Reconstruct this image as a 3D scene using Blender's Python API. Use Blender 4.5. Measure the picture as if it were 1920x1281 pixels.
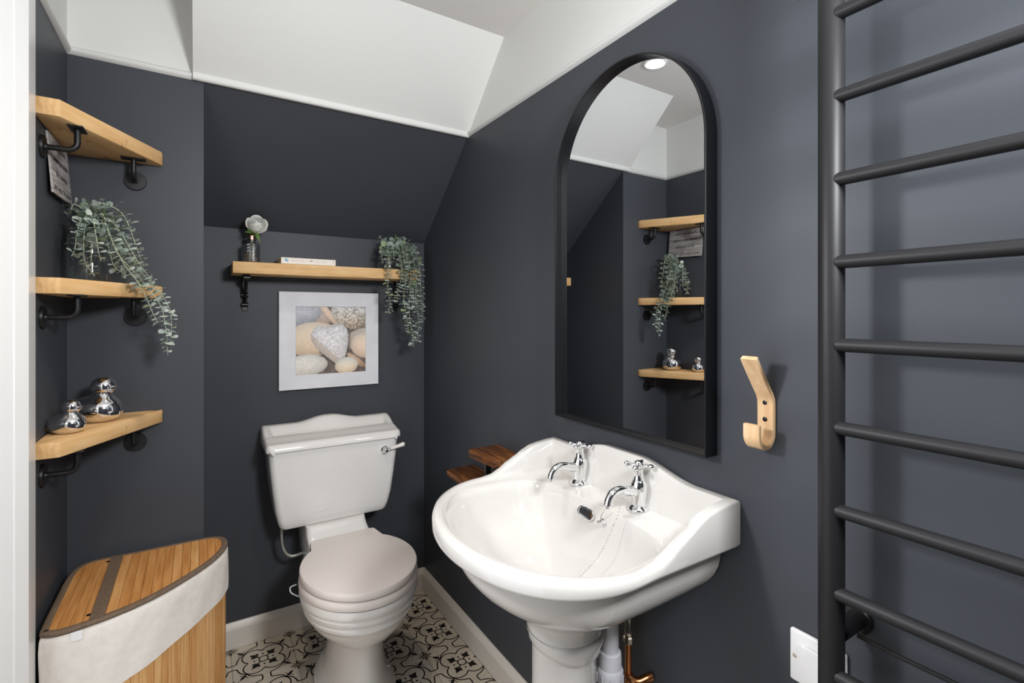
import bpy, bmesh, math, random
import numpy as np
from mathutils import Vector, Matrix

for o in list(bpy.data.objects):
    bpy.data.objects.remove(o)
SC = bpy.context.scene
COL = SC.collection
random.seed(7)

# ------------------------------------------------------------------ camera, world, lights, exposure
F_PX, HORIZON, YAW, EYE = 931.5, 588.86, 0.5630, 1.25
cam_d = bpy.data.cameras.new('camera')
cam_d.sensor_width = 36.0
cam_d.lens = F_PX / 1920 * 36.0
cam_d.shift_y = (HORIZON - 640.5) / 1920
cam_d.clip_start = 0.01
cam = bpy.data.objects.new('camera', cam_d)
COL.objects.link(cam)
cam.location = (0, 0, EYE)
cam.rotation_euler = (math.pi / 2, 0, -YAW)
SC.camera = cam

w = bpy.data.worlds.new('world')
SC.world = w
w.use_nodes = True
w.node_tree.nodes['Background'].inputs[0].default_value = (0.93, 0.96, 1.0, 1)
w.node_tree.nodes['Background'].inputs[1].default_value = 1.5

def area_light(name, loc, target, size, energy, color, size_y=None):
    l = bpy.data.lights.new(name, 'AREA')
    l.energy = energy
    l.color = color
    l.size = size
    if size_y:
        l.shape = 'RECTANGLE'
        l.size_y = size_y
    o = bpy.data.objects.new(name, l)
    COL.objects.link(o)
    o.location = loc
    o.rotation_euler = (Vector(target) - Vector(loc)).to_track_quat('-Z', 'Y').to_euler()
    return o
# added key light behind the camera, standing in for an unseen flash
area_light('added_key_light', (0.545, -0.305, 1.775), (0.22, 2.0, 1.05), 0.26, 24, (0.975, 0.985, 1.0))
# light from the hall, coming through the open door in the left wall
hall = area_light('hall_light', (-0.40, 0.92, 1.52), (0.87, 0.05, 0.80), 0.15, 5.5, (0.97, 0.98, 1.0))
hall.data.spread = math.radians(125)

SC.view_settings.view_transform = 'Standard'
SC.view_settings.look = 'None'
SC.view_settings.gamma = 1.0
SC.view_settings.use_curve_mapping = False
SC.view_settings.exposure = 0.0

# ------------------------------------------------------------------ room dimensions (metres)
XR, YB = 0.8723, 2.1354          # right wall, back wall of the niche
XE, YX, XL = 0.0129, 1.7061, -0.2883   # boxed wall: edge, front face; left wall
ZR, ZC, ZN = 1.9259, 2.1856, 1.571     # dado bead, ceiling, top of niche wall
YC, XEU = 1.433, -0.0135         # where the slope meets the ceiling, left edge of the white slope
YF = -0.32                       # wall behind the camera
XM = 0.8555                      # looking glass plane

# ------------------------------------------------------------------ materials
def srgb(r, g, b):
    def f(c):
        c /= 255.0
        return c / 12.92 if c <= 0.04045 else ((c + 0.055) / 1.055) ** 2.4
    return (f(r), f(g), f(b), 1.0)

def mat(name, col, rough=0.5, metal=0.0, spec=0.5, coat=0.0, noise=None, bump=None, trans=0.0, ior=1.45):
    m = bpy.data.materials.new(name)
    m.use_nodes = True
    nt = m.node_tree
    p = nt.nodes['Principled BSDF']
    p.inputs['Base Color'].default_value = col
    p.inputs['Roughness'].default_value = rough
    p.inputs['Metallic'].default_value = metal
    p.inputs['Specular IOR Level'].default_value = spec
    p.inputs['Coat Weight'].default_value = coat
    p.inputs['Transmission Weight'].default_value = trans
    p.inputs['IOR'].default_value = ior
    if noise or bump:
        tc = nt.nodes.new('ShaderNodeTexCoord')
    if noise:   # (scale, second colour)
        n = nt.nodes.new('ShaderNodeTexNoise')
        n.inputs['Scale'].default_value = noise[0]
        n.inputs['Detail'].default_value = 6
        nt.links.new(tc.outputs['Object'], n.inputs['Vector'])
        cr = nt.nodes.new('ShaderNodeValToRGB')
        cr.color_ramp.elements[0].position = 0.35
        cr.color_ramp.elements[1].position = 0.65
        cr.color_ramp.elements[0].color = col
        cr.color_ramp.elements[1].color = noise[1]
        nt.links.new(n.outputs['Fac'], cr.inputs['Fac'])
        nt.links.new(cr.outputs['Color'], p.inputs['Base Color'])
    if bump:    # (scale, strength)
        n2 = nt.nodes.new('ShaderNodeTexNoise')
        n2.inputs['Scale'].default_value = bump[0]
        n2.inputs['Detail'].default_value = 4
        nt.links.new(tc.outputs['Object'], n2.inputs['Vector'])
        b = nt.nodes.new('ShaderNodeBump')
        b.inputs['Strength'].default_value = bump[1]
        b.inputs['Distance'].default_value = 0.002
        nt.links.new(n2.outputs['Fac'], b.inputs['Height'])
        nt.links.new(b.outputs['Normal'], p.inputs['Normal'])
    return m

def wood(name, c1, c2, c3, rough=0.55, stretch=(1, 1, 1), rot=(0, 0, 0), scale=9.0, rings=0.0, knots=False):
    """streaky grain: noise stretched along the board, plus faint growth rings and a few dark checks"""
    m = bpy.data.materials.new(name)
    m.use_nodes = True
    nt = m.node_tree
    p = nt.nodes['Principled BSDF']
    p.inputs['Roughness'].default_value = rough
    p.inputs['Specular IOR Level'].default_value = 0.3
    tc = nt.nodes.new('ShaderNodeTexCoord')
    mp = nt.nodes.new('ShaderNodeMapping')
    mp.inputs['Scale'].default_value = stretch
    mp0 = nt.nodes.new('ShaderNodeMapping')
    mp0.inputs['Rotation'].default_value = rot
    nt.links.new(tc.outputs['Object'], mp0.inputs['Vector'])
    nt.links.new(mp0.outputs['Vector'], mp.inputs['Vector'])
    n = nt.nodes.new('ShaderNodeTexNoise')
    n.inputs['Scale'].default_value = scale
    n.inputs['Detail'].default_value = 8
    n.inputs['Roughness'].default_value = 0.62
    nt.links.new(mp.outputs['Vector'], n.inputs['Vector'])
    cr = nt.nodes.new('ShaderNodeValToRGB')
    e = cr.color_ramp.elements
    e[0].position, e[0].color = 0.30, c1
    e[1].position, e[1].color = 0.72, c3
    k = e.new(0.5)
    k.color = c2
    fac = n.outputs['Fac']
    if rings:
        wv = nt.nodes.new('ShaderNodeTexWave')
        wv.inputs['Scale'].default_value = scale * 0.9
        wv.inputs['Distortion'].default_value = 6
        wv.inputs['Detail'].default_value = 2
        wv.inputs['Detail Scale'].default_value = 1.2
        nt.links.new(mp.outputs['Vector'], wv.inputs['Vector'])
        mx = nt.nodes.new('ShaderNodeMix')
        mx.inputs['Factor'].default_value = rings
        nt.links.new(fac, mx.inputs['A'])
        nt.links.new(wv.outputs['Fac'], mx.inputs['B'])
        fac = mx.outputs['Result']
    nt.links.new(fac, cr.inputs['Fac'])
    out = cr.outputs['Color']
    if knots:
        n3 = nt.nodes.new('ShaderNodeTexNoise')
        n3.inputs['Scale'].default_value = 17
        n3.inputs['Detail'].default_value = 3
        nt.links.new(tc.outputs['Object'], n3.inputs['Vector'])
        c3r = nt.nodes.new('ShaderNodeValToRGB')
        c3r.color_ramp.elements[0].position = 0.66
        c3r.color_ramp.elements[1].position = 0.74
        nt.links.new(n3.outputs['Fac'], c3r.inputs['Fac'])
        mx2 = nt.nodes.new('ShaderNodeMix')
        mx2.data_type = 'RGBA'
        nt.links.new(c3r.outputs['Color'], mx2.inputs['Factor'])
        nt.links.new(out, mx2.inputs['A'])
        mx2.inputs['B'].default_value = srgb(120, 84, 50)
        out = mx2.outputs['Result']
    nt.links.new(out, p.inputs['Base Color'])
    b = nt.nodes.new('ShaderNodeBump')
    b.inputs['Strength'].default_value = 0.15
    b.inputs['Distance'].default_value = 0.001
    nt.links.new(n.outputs['Fac'], b.inputs['Height'])
    nt.links.new(b.outputs['Normal'], p.inputs['Normal'])
    return m

M = {}
M['paint'] = mat('charcoal_paint', srgb(66, 69, 75), 0.45, spec=0.25, noise=(2.5, srgb(69, 72, 78)), bump=(160, 0.06))
M['white'] = mat('white_paint', srgb(222, 222, 219), 0.6, spec=0.3, bump=(120, 0.04))
M['ceil'] = mat('ceiling_paint', srgb(228, 225, 222), 0.8, spec=0.2)
M['gloss'] = mat('white_gloss', srgb(248, 248, 247), 0.28, spec=0.5)
M['skirt'] = mat('skirting_gloss', srgb(222, 216, 208), 0.35, spec=0.5)
M['grout'] = mat('grout', srgb(150, 140, 126), 0.9)
M['tile'] = mat('tile_cream', srgb(214, 204, 188), 0.45, spec=0.4, noise=(9, srgb(200, 190, 174)))
M['ink'] = mat('tile_ink', srgb(26, 22, 20), 0.5, spec=0.3)
M['ceramic'] = mat('ceramic', srgb(232, 230, 227), 0.08, spec=0.5, coat=0.3)
M['china'] = mat('basin_china', srgb(205, 202, 198), 0.08, spec=0.5, coat=0.3)
M['seat'] = mat('seat_plastic', srgb(238, 229, 225), 0.38, spec=0.45)
M['chrome'] = mat('chrome', (0.86, 0.87, 0.88, 1), 0.05, metal=1.0)
M['silver'] = mat('silver_glaze', (0.82, 0.82, 0.84, 1), 0.07, metal=1.0)
M['steel'] = mat('braided_steel', (0.62, 0.62, 0.60, 1), 0.3, metal=1.0, bump=(900, 0.6))
M['brass'] = mat('nickel_valve', (0.60, 0.55, 0.46, 1), 0.25, metal=1.0)
M['copper'] = mat('copper', (0.62, 0.27, 0.10, 1), 0.3, metal=1.0, noise=(30, (0.45, 0.20, 0.09, 1)))
M['black'] = mat('black_metal', srgb(20, 20, 22), 0.42, spec=0.5)
M['iron'] = mat('black_iron', srgb(14, 14, 15), 0.3, spec=0.5)
M['rad'] = mat('radiator_matt_black', srgb(30, 30, 32), 0.48, spec=0.4)
M['framem'] = mat('mirror_frame_black', srgb(13, 14, 17), 0.32, spec=0.5)
M['mirror'] = mat('mirror_silver', (0.80, 0.82, 0.84, 1), 0.0, metal=1.0)
M['dark'] = mat('dark_void', srgb(10, 10, 10), 0.7)
M['plastic'] = mat('white_plastic', srgb(236, 235, 235), 0.35)
M['pvc'] = mat('grey_white_pvc', srgb(206, 206, 212), 0.4)
M['cable'] = mat('black_cable', srgb(18, 18, 19), 0.4)
M['linen'] = mat('linen', srgb(234, 228, 221), 0.9, spec=0.1, noise=(60, srgb(228, 221, 213)), bump=(500, 0.25))
M['taupe'] = mat('taupe_webbing', srgb(122, 104, 88), 0.85, spec=0.15, noise=(120, srgb(108, 92, 78)), bump=(700, 0.3))
M['paper'] = mat('book_cover', srgb(236, 228, 216), 0.5)
M['pages'] = mat('book_pages', srgb(205, 188, 150), 0.9, bump=(300, 0.3))
M['inkblue'] = mat('spine_blue', srgb(120, 168, 205), 0.5)
M['inkpink'] = mat('spine_pink', srgb(208, 176, 176), 0.5)
M['inkdark'] = mat('spine_dark', srgb(90, 70, 60), 0.5)
M['inkgrey'] = mat('spine_grey', srgb(190, 184, 180), 0.5)
M['frame'] = mat('picture_frame_white', srgb(226, 226, 230), 0.5, noise=(14, srgb(218, 218, 222)))
M['petal'] = mat('petal', srgb(250, 249, 243), 0.7, spec=0.2)
M['green'] = mat('rose_green', srgb(92, 128, 52), 0.6)
M['stem'] = mat('eucalyptus_stem', srgb(186, 192, 166), 0.7)
M['leaf'] = mat('eucalyptus_leaf', srgb(152, 167, 160), 0.6, spec=0.3, noise=(40, srgb(170, 182, 172)))
M['leafp'] = mat('eucalyptus_leaf_pale', srgb(188, 198, 188), 0.6, spec=0.3, noise=(40, srgb(168, 182, 172)))
M['leafg'] = mat('eucalyptus_leaf_green', srgb(138, 158, 118), 0.6, spec=0.3, noise=(40, srgb(156, 170, 138)))
M['rosegold'] = mat('rose_gold', (0.72, 0.45, 0.34, 1), 0.25, metal=1.0)
M['signtext'] = mat('sign_lettering', srgb(34, 33, 36), 0.6)
def thin_glass(name, tint, base, scale):
    """thin clear glass: mostly see-through, with mirror-like reflection growing towards grazing angles"""
    m = bpy.data.materials.new(name)
    m.use_nodes = True
    nt = m.node_tree
    nt.nodes.remove(nt.nodes['Principled BSDF'])
    tr = nt.nodes.new('ShaderNodeBsdfTransparent')
    tr.inputs['Color'].default_value = tint
    gl = nt.nodes.new('ShaderNodeBsdfGlossy')
    gl.inputs['Roughness'].default_value = 0.03
    gl.inputs['Color'].default_value = (0.95, 0.97, 0.98, 1)
    lw = nt.nodes.new('ShaderNodeLayerWeight')
    lw.inputs['Blend'].default_value = 0.25
    mr = nt.nodes.new('ShaderNodeMapRange')
    mr.inputs['To Min'].default_value = base
    mr.inputs['To Max'].default_value = scale
    nt.links.new(lw.outputs['Fresnel'], mr.inputs['Value'])
    mx = nt.nodes.new('ShaderNodeMixShader')
    nt.links.new(mr.outputs['Result'], mx.inputs['Fac'])
    nt.links.new(tr.outputs[0], mx.inputs[1])
    nt.links.new(gl.outputs[0], mx.inputs[2])
    nt.links.new(mx.outputs[0], nt.nodes['Material Output'].inputs['Surface'])
    return m
M['glass'] = thin_glass('clear_glass', (0.96, 0.975, 0.97, 1), 0.02, 0.55)
M['cutglass'] = thin_glass('cut_glass', (0.95, 0.96, 0.96, 1), 0.22, 0.85)
lampm = bpy.data.materials.new('lamp_glow')
lampm.use_nodes = True
lampm.node_tree.nodes['Principled BSDF'].inputs['Emission Color'].default_value = (1.0, 0.88, 0.70, 1)
lampm.node_tree.nodes['Principled BSDF'].inputs['Emission Strength'].default_value = 14
M['lamp'] = lampm
PINE = (srgb(206, 160, 106), srgb(222, 180, 126), srgb(234, 198, 150))
M['pine_x'] = wood('pine_board', *PINE, stretch=(0.8, 8, 9), scale=5, rings=0.06)
M['pine_diag'] = wood('pine_corner', *PINE, stretch=(7, 0.8, 7), rot=(0, 0, math.radians(28)), scale=5, rings=0.12, knots=True)
M['ply'] = wood('beech_ply', srgb(214, 172, 126), srgb(228, 190, 146), srgb(238, 206, 166), stretch=(10, 10, 1), scale=8)
M['bamboo'] = wood('bamboo_slat', srgb(176, 116, 58), srgb(198, 138, 78), srgb(214, 160, 100), stretch=(14, 1, 14), scale=7)
M['bamboo_b'] = wood('bamboo_slat_pale', srgb(192, 134, 74), srgb(212, 156, 96), srgb(226, 178, 122), stretch=(14, 1, 14), scale=7)
M['bamboo_v'] = wood('bamboo_stave', srgb(178, 124, 68), srgb(204, 150, 92), srgb(218, 170, 116), stretch=(18, 18, 1), scale=7)
M['bamboo_w'] = wood('bamboo_stave_pale', srgb(198, 146, 88), srgb(216, 168, 112), srgb(228, 186, 134), stretch=(18, 18, 1), scale=7)
M['burnt'] = wood('burnt_pine', srgb(40, 22, 12), srgb(98, 58, 30), srgb(156, 102, 56), stretch=(16, 1.2, 16), scale=5)
M['signwood'] = wood('greyed_board', srgb(128, 120, 118), srgb(176, 170, 168), srgb(200, 196, 194), stretch=(12, 1.5, 16), scale=7, rough=0.8)

# vertex-colour print
pm = bpy.data.materials.new('pebble_print')
pm.use_nodes = True
_a = pm.node_tree.nodes.new('ShaderNodeVertexColor')
_a.layer_name = 'Print'
pm.node_tree.links.new(_a.outputs['Color'], pm.node_tree.nodes['Principled BSDF'].inputs['Base Color'])
pm.node_tree.nodes['Principled BSDF'].inputs['Roughness'].default_value = 0.45
M['print'] = pm

# ------------------------------------------------------------------ geometry helpers
class G:
    """collects vertices and faces in world coordinates"""
    def __init__(s):
        s.v, s.f, s.mi = [], [], []
    def add(s, vs, fs, mi=0):
        n = len(s.v)
        s.v += [tuple(v) for v in vs]
        s.f += [tuple(i + n for i in f) for f in fs]
        s.mi += [mi] * len(fs)
        return s
    def box(s, x0, x1, y0, y1, z0, z1, b=0.0, mi=0, seg=2):
        bm = bmesh.new()
        bmesh.ops.create_cube(bm, size=1)
        for v in bm.verts:
            v.co = Vector(((x0 + x1) / 2 + v.co.x * (x1 - x0), (y0 + y1) / 2 + v.co.y * (y1 - y0), (z0 + z1) / 2 + v.co.z * (z1 - z0)))
        if b:
            bmesh.ops.bevel(bm, geom=bm.edges[:], offset=b, segments=seg, profile=0.5, affect='EDGES')
        return s.bm(bm, mi)
    def bm(s, bm, mi=0):
        bm.verts.index_update()
        s.add([v.co[:] for v in bm.verts], [[v.index for v in f.verts] for f in bm.faces], mi)
        bm.free()
        return s
    def prism(s, poly, a, b, axis='z', mi=0, bev=0.0):
        """polygon extruded between a and b along the axis; poly is (x,y) for z, (x,z) for y, (y,z) for x"""
        n = len(poly)
        def P(p, t):
            return (p[0], p[1], t) if axis == 'z' else ((p[0], t, p[1]) if axis == 'y' else (t, p[0], p[1]))
        vs = [P(p, a) for p in poly] + [P(p, b) for p in poly]
        fs = [tuple(range(n)), tuple(range(2 * n - 1, n - 1, -1))] + [(i, i + n, (i + 1) % n + n, (i + 1) % n) for i in range(n)]
        bm = bmesh.new()
        bv = [bm.verts.new(v) for v in vs]
        for f in fs:
            bm.faces.new([bv[i] for i in f])
        bmesh.ops.recalc_face_normals(bm, faces=bm.faces[:])
        if bev:
            ed = [e for e in bm.edges if len(e.link_faces) == 2 and e.calc_face_angle(0) > 0.6]
            bmesh.ops.bevel(bm, geom=ed, offset=bev, segments=2, profile=0.5, affect='EDGES')
        return s.bm(bm, mi)
    def loft(s, rings, cap0=True, cap1=True, closed=True, mi=0):
        n = len(rings[0])
        vs = [p for r in rings for p in r]
        fs = []
        m = n if closed else n - 1
        for k in range(len(rings) - 1):
            for i in range(m):
                j = (i + 1) % n
                fs.append((k * n + i, k * n + j, (k + 1) * n + j, (k + 1) * n + i))
        if cap0:
            fs.append(tuple(range(n - 1, -1, -1)))
        if cap1:
            fs.append(tuple((len(rings) - 1) * n + i for i in range(n)))
        return s.add(vs, fs, mi)
    def lathe(s, prof, c=(0, 0, 0), axis=(0, 0, 1), seg=24, cap=True, mi=0):
        """profile of (radius, height along axis) turned about the axis through c"""
        q = Vector(axis).normalized().to_track_quat('Z', 'Y')
        rings = []
        for r, h in prof:
            rings.append([tuple(Vector(c) + q @ Vector((r * math.cos(2 * math.pi * i / seg), r * math.sin(2 * math.pi * i / seg), h))) for i in range(seg)])
        return s.loft(rings, cap, cap, True, mi)
    def tube(s, pts, r, seg=10, mi=0, cap=True):
        """round tube through the points, r a number or list"""
        P = [Vector(p) for p in pts]
        rings = []
        up = None
        for i, p in enumerate(P):
            t = ((P[min(i + 1, len(P) - 1)] - P[i]).normalized() + (P[i] - P[max(i - 1, 0)]).normalized())
            t = t.normalized() if t.length > 1e-9 else Vector((0, 0, 1))
            if up is None:
                up = t.orthogonal().normalized()
            up = (up - t * up.dot(t)).normalized()
            sd = t.cross(up)
            rr = r[i] if isinstance(r, (list, tuple)) else r
            rings.append([tuple(p + (up * math.cos(2 * math.pi * k / seg) + sd * math.sin(2 * math.pi * k / seg)) * rr) for k in range(seg)])
        return s.loft(rings, cap, cap, True, mi)
    def sphere(s, c, r, seg=12, mi=0, sc=(1, 1, 1)):
        bm = bmesh.new()
        bmesh.ops.create_uvsphere(bm, u_segments=seg, v_segments=max(6, seg * 2 // 3), radius=1)
        for v in bm.verts:
            v.co = Vector((c[0] + v.co.x * r * sc[0], c[1] + v.co.y * r * sc[1], c[2] + v.co.z * r * sc[2]))
        return s.bm(bm, mi)
    def mesh(s, name, off=(0, 0, 0), smooth=35):
        me = bpy.data.meshes.new(name)
        o = Vector(off)
        me.from_pydata([tuple(Vector(v) - o) for v in s.v], [], s.f)
        me.polygons.foreach_set('material_index', s.mi)
        bm = bmesh.new()
        bm.from_mesh(me)
        bmesh.ops.recalc_face_normals(bm, faces=bm.faces[:])
        bm.to_mesh(me)
        bm.free()
        if smooth:
            me.polygons.foreach_set('use_smooth', [True] * len(me.polygons))
            me.set_sharp_from_angle(angle=math.radians(smooth))
        me.update()
        return me

ORIGIN = {}
def wpos(o):
    return ORIGIN.get(o.name, Vector((0, 0, 0))) if o else Vector((0, 0, 0))

def obj(name, g, m, parent=None, smooth=35, label=None):
    off = wpos(parent)
    me = g.mesh(name, off, smooth)
    ms = m if isinstance(m, (list, tuple)) else [m]
    for q in ms:
        me.materials.append(M[q] if isinstance(q, str) else q)
    o = bpy.data.objects.new(name, me)
    COL.objects.link(o)
    if parent:
        o.parent = parent
    ORIGIN[o.name] = off
    if label:
        o['label'] = label
    return o

def single(name, g, m, loc, label, cat, group=None, smooth=35):
    """a top-level thing that is one mesh, with its origin at loc"""
    me = g.mesh(name, loc, smooth)
    ms = m if isinstance(m, (list, tuple)) else [m]
    for q in ms:
        me.materials.append(M[q])
    o = bpy.data.objects.new(name, me)
    COL.objects.link(o)
    o.location = loc
    ORIGIN[o.name] = Vector(loc)
    o['label'], o['category'] = label, cat
    if group:
        o['group'] = group
    return o

def thing(name, loc, label, cat, group=None):
    o = bpy.data.objects.new(name, None)
    o.empty_display_size = 0.05
    COL.objects.link(o)
    o.location = loc
    ORIGIN[o.name] = Vector(loc)
    o['label'], o['category'] = label, cat
    if group:
        o['group'] = group
    return o

def struct(name, g, m, smooth=35, label=None):
    o = obj(name, g, m, None, smooth)
    o['kind'] = 'structure'
    if label:
        o['label'] = label
    return o

def arc(cx, cy, r, a0, a1, n):
    return [(cx + r * math.cos(math.radians(a0 + (a1 - a0) * i / n)), cy + r * math.sin(math.radians(a0 + (a1 - a0) * i / n))) for i in range(n + 1)]

def spline(pts, n=8):
    """Catmull-Rom through points"""
    P = [Vector(p) for p in pts]
    P = [P[0] * 2 - P[1]] + P + [P[-1] * 2 - P[-2]]
    out = []
    for i in range(1, len(P) - 2):
        for k in range(n):
            t = k / n
            out.append(0.5 * ((2 * P[i]) + (P[i + 1] - P[i - 1]) * t + (2 * P[i - 1] - 5 * P[i] + 4 * P[i + 1] - P[i + 2]) * t * t + (3 * P[i] - P[i - 1] - 3 * P[i + 1] + P[i + 2]) * t ** 3))
    out.append(P[-2])
    return out

def sst(a, b, x):
    t = min(1, max(0, (x - a) / (b - a)))
    return t * t * (3 - 2 * t)

# ------------------------------------------------------------------ room shell
def quad(g, a, b, c, d, mi=0):
    g.add([a, b, c, d], [(0, 1, 2, 3)], mi)

DOOR0, DOOR1, DOORZ = 0.30, 1.18, 1.98
LIGHT_GAP = (0.37, 0.72, 1.60, 1.95)        # made-up opening for the key light behind the camera: x0, x1, z0, z1
TW = 0.06                             # wall thickness behind the painted faces

# right wall, charcoal below the bead and white above
g = G()
g.box(XR, XR + TW, YF, YB + TW, -0.02, ZR + 0.011, mi=0)
g.box(XR, XR + TW, YF, YB + TW, ZR + 0.011, ZC + TW, mi=1)
struct('wall_right', g, ['paint', 'white'], smooth=0, label='charcoal right wall, white above the bead')
# back wall of the niche
g = G()
g.box(XE, XR, YB, YB + TW, -0.02, ZN + 0.05)
struct('wall_back', g, ['paint'], smooth=0)
# sloping underside over the toilet: dark up to the bead, white above
sl = (ZR - ZN) / (YB - YX)
zb = ZR + 0.011
yb = YB - (zb - ZN) / sl
g = G()
g.prism([(YB, ZN), (yb, zb), (yb + 0.09, zb + 0.09 * 0 + 0.03), (YB, ZN + 0.12)], XE, XR, 'x', 0)
g.prism([(yb, zb), (YC, ZC), (YC + 0.02, ZC + 0.05), (yb + 0.09, ZC + 0.05), (yb + 0.09, zb + 0.03)], XEU, XR, 'x', 1)
struct('ceiling_slope', g, ['paint', 'white'], smooth=0, label='sloping ceiling over the toilet, charcoal below and white above')
# boxed wall beside the niche
g = G()
g.box(XL, XE, YX, YB + TW, -0.02, ZR + 0.011, mi=0)
g.box(XL, XEU, YX, YB + TW, ZR + 0.011, ZC + TW, mi=1)
struct('wall_alcove', g, ['paint', 'white'], smooth=0, label='charcoal boxed wall behind the corner shelves')
# left wall with the door opening
g = G()
g.box(XL - TW, XL, DOOR1, YB + TW, -0.02, ZR + 0.011, mi=0)
g.box(XL - TW, XL, DOOR1, YB + TW, ZR + 0.011, ZC + TW, mi=1)
g.box(XL - TW, XL, YF, DOOR0, -0.02, ZR + 0.011, mi=0)
g.box(XL - TW, XL, YF, DOOR0, ZR + 0.011, ZC + TW, mi=1)
g.box(XL - TW, XL, DOOR0, DOOR1, DOORZ, ZC + TW, mi=1)
struct('wall_left', g, ['paint', 'white'], smooth=0)
# wall behind the camera with an invented opening at the added key light
g = G()
x0, x1, z0, z1 = LIGHT_GAP
for a, b, c, d, mi in ((XL - TW, x0, -0.02, ZR, 0), (XL - TW, x0, ZR, ZC + TW, 1), (x0, x1, -0.02, z0, 0), (x0, x1, z1, ZC + TW, 1), (x1, XR + TW, -0.02, ZR, 0), (x1, XR + TW, ZR, ZC + TW, 1)):
    g.box(a, b, YF - TW, YF, c, d, mi=mi)
struct('wall_front', g, ['paint', 'white'], smooth=0)
g = G()
for a, b, c, d in ((x0 - 0.02, x0 + 0.02, z0 - 0.02, z1 + 0.02), (x1 - 0.02, x1 + 0.02, z0 - 0.02, z1 + 0.02), (x0 + 0.02, x1 - 0.02, z0 - 0.02, z0 + 0.02), (x0 + 0.02, x1 - 0.02, z1 - 0.02, z1 + 0.02)):
    g.box(a, b, YF - 0.004, YF + 0.012, c, d, 0.003)
struct('added_frame_1', g, 'gloss')  # invented frame round the opening made up for the key light
# ceiling
g = G()
g.box(XL - TW, XR + TW, YF - TW, YB + TW, ZC, ZC + TW)
struct('ceiling', g, 'ceil', smooth=0)

# dado bead, half-round, white
def bead_profile(n=8):
    return [(0.0105 * math.sin(math.pi * i / n) ** 0.8, 0.022 * i / n) for i in range(n + 1)]
bp_ = bead_profile()
def bead_run(name, p0, p1, nrm):
    g = G()
    r = []
    for p in (p0, p1):
        r.append([(p[0] + nrm[0] * d, p[1] + nrm[1] * d, ZR + h) for d, h in bp_])
    g.loft(r, True, True, True)
    struct(name, g, 'white', label='white half-round bead capping the charcoal paint')
bead_run('trim_1', (XR, YF, 0), (XR, YX, 0), (-1, 0))
bead_run('trim_2', (XL, YX, 0), (XE, YX, 0), (0, -1))
g = G()
sd = Vector((0, -1, sl)).normalized()          # up along the slope
sn = Vector((0, -sl, -1)).normalized()         # out of the slope, into the room
g.loft([[tuple(Vector((x, YX, ZR)) + sd * (0.026 * k / 8) + sn * (0.0125 * math.sin(math.pi * k / 8) ** 0.8 - 0.0005)) for k in range(9)] for x in (XEU, XR)])
struct('trim_5', g, 'white', label='white half-round bead across the sloping ceiling')
bead_run('trim_3', (XL, 1.30, 0), (XL, YX, 0), (1, 0))

# skirting boards with a chamfered top
def skirting(name, p0, p1, nrm):
    pr = [(0, 0), (0.016, 0), (0.016, 0.072), (0.0125, 0.080), (0.006, 0.0915), (0.004, 0.094), (0, 0.094)]
    g = G()
    g.loft([[(p[0] + nrm[0] * d, p[1] + nrm[1] * d, h) for d, h in pr] for p in (p0, p1)])
    struct(name, g, 'skirt', smooth=20)
skirting('baseboard_right', (XR, YF, 0), (XR, YB, 0), (-1, 0))
skirting('baseboard_back', (XE, YB, 0), (XR, YB, 0), (0, -1))
skirting('baseboard_alcove', (XL, YX, 0), (XE, YX, 0), (0, -1))
skirting('baseboard_niche', (XE, YX - 0.016, 0), (XE, YB, 0), (1, 0))
skirting('baseboard_left', (XL, 1.38, 0), (XL, YX, 0), (1, 0))

# door architrave and lining on the left wall
g = G()
g.prism([(XL, 1.372), (-0.2800, 1.371), (-0.2630, 1.248), (-0.2622, 1.238), (-0.2737, 1.209), (-0.2765, 1.2075), (-0.2765, 1.2045), (-0.2745, 1.2020), (-0.3000, 1.140), (-0.3485, 1.140), (-0.3485, 1.1795), (XL, 1.1795)], 0.0, ZC - 0.001, 'z')
struct('trim_4', g, 'gloss', smooth=0, label='white moulded door casing')
g = G()
g.box(XL - TW, XL, DOOR0, 1.139, DOORZ - 0.014, DOORZ - 0.0005)
struct('door_1', g, 'gloss', smooth=0, label='white head lining of the doorway')

# ------------------------------------------------------------------ patterned floor tiles
g = G()
g.box(XL - TW, XR + TW, YF - TW, YB + TW, -0.06, -0.0025)
floor = struct('floor', g, 'grout', smooth=0, label='cream floor tiles printed with black quatrefoils')

def ribbon(g, pts, wd, z):
    P = [Vector((p[0], p[1])) for p in pts]
    L, R_ = [], []
    for i, p in enumerate(P):
        t = (P[min(i + 1, len(P) - 1)] - P[max(i - 1, 0)])
        t.normalize()
        n = Vector((-t.y, t.x)) * wd / 2
        L.append((p.x + n.x, p.y + n.y, z))
        R_.append((p.x - n.x, p.y - n.y, z))
    n = len(P)
    g.add(L + R_, [(i, i + 1, n + i + 1, n + i) for i in range(n - 1)])

def bez(a, b, c, n=8):
    return [((1 - t) ** 2 * a[0] + 2 * t * (1 - t) * b[0] + t * t * c[0], (1 - t) ** 2 * a[1] + 2 * t * (1 - t) * b[1] + t * t * c[1]) for t in [i / n for i in range(n + 1)]]

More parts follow.
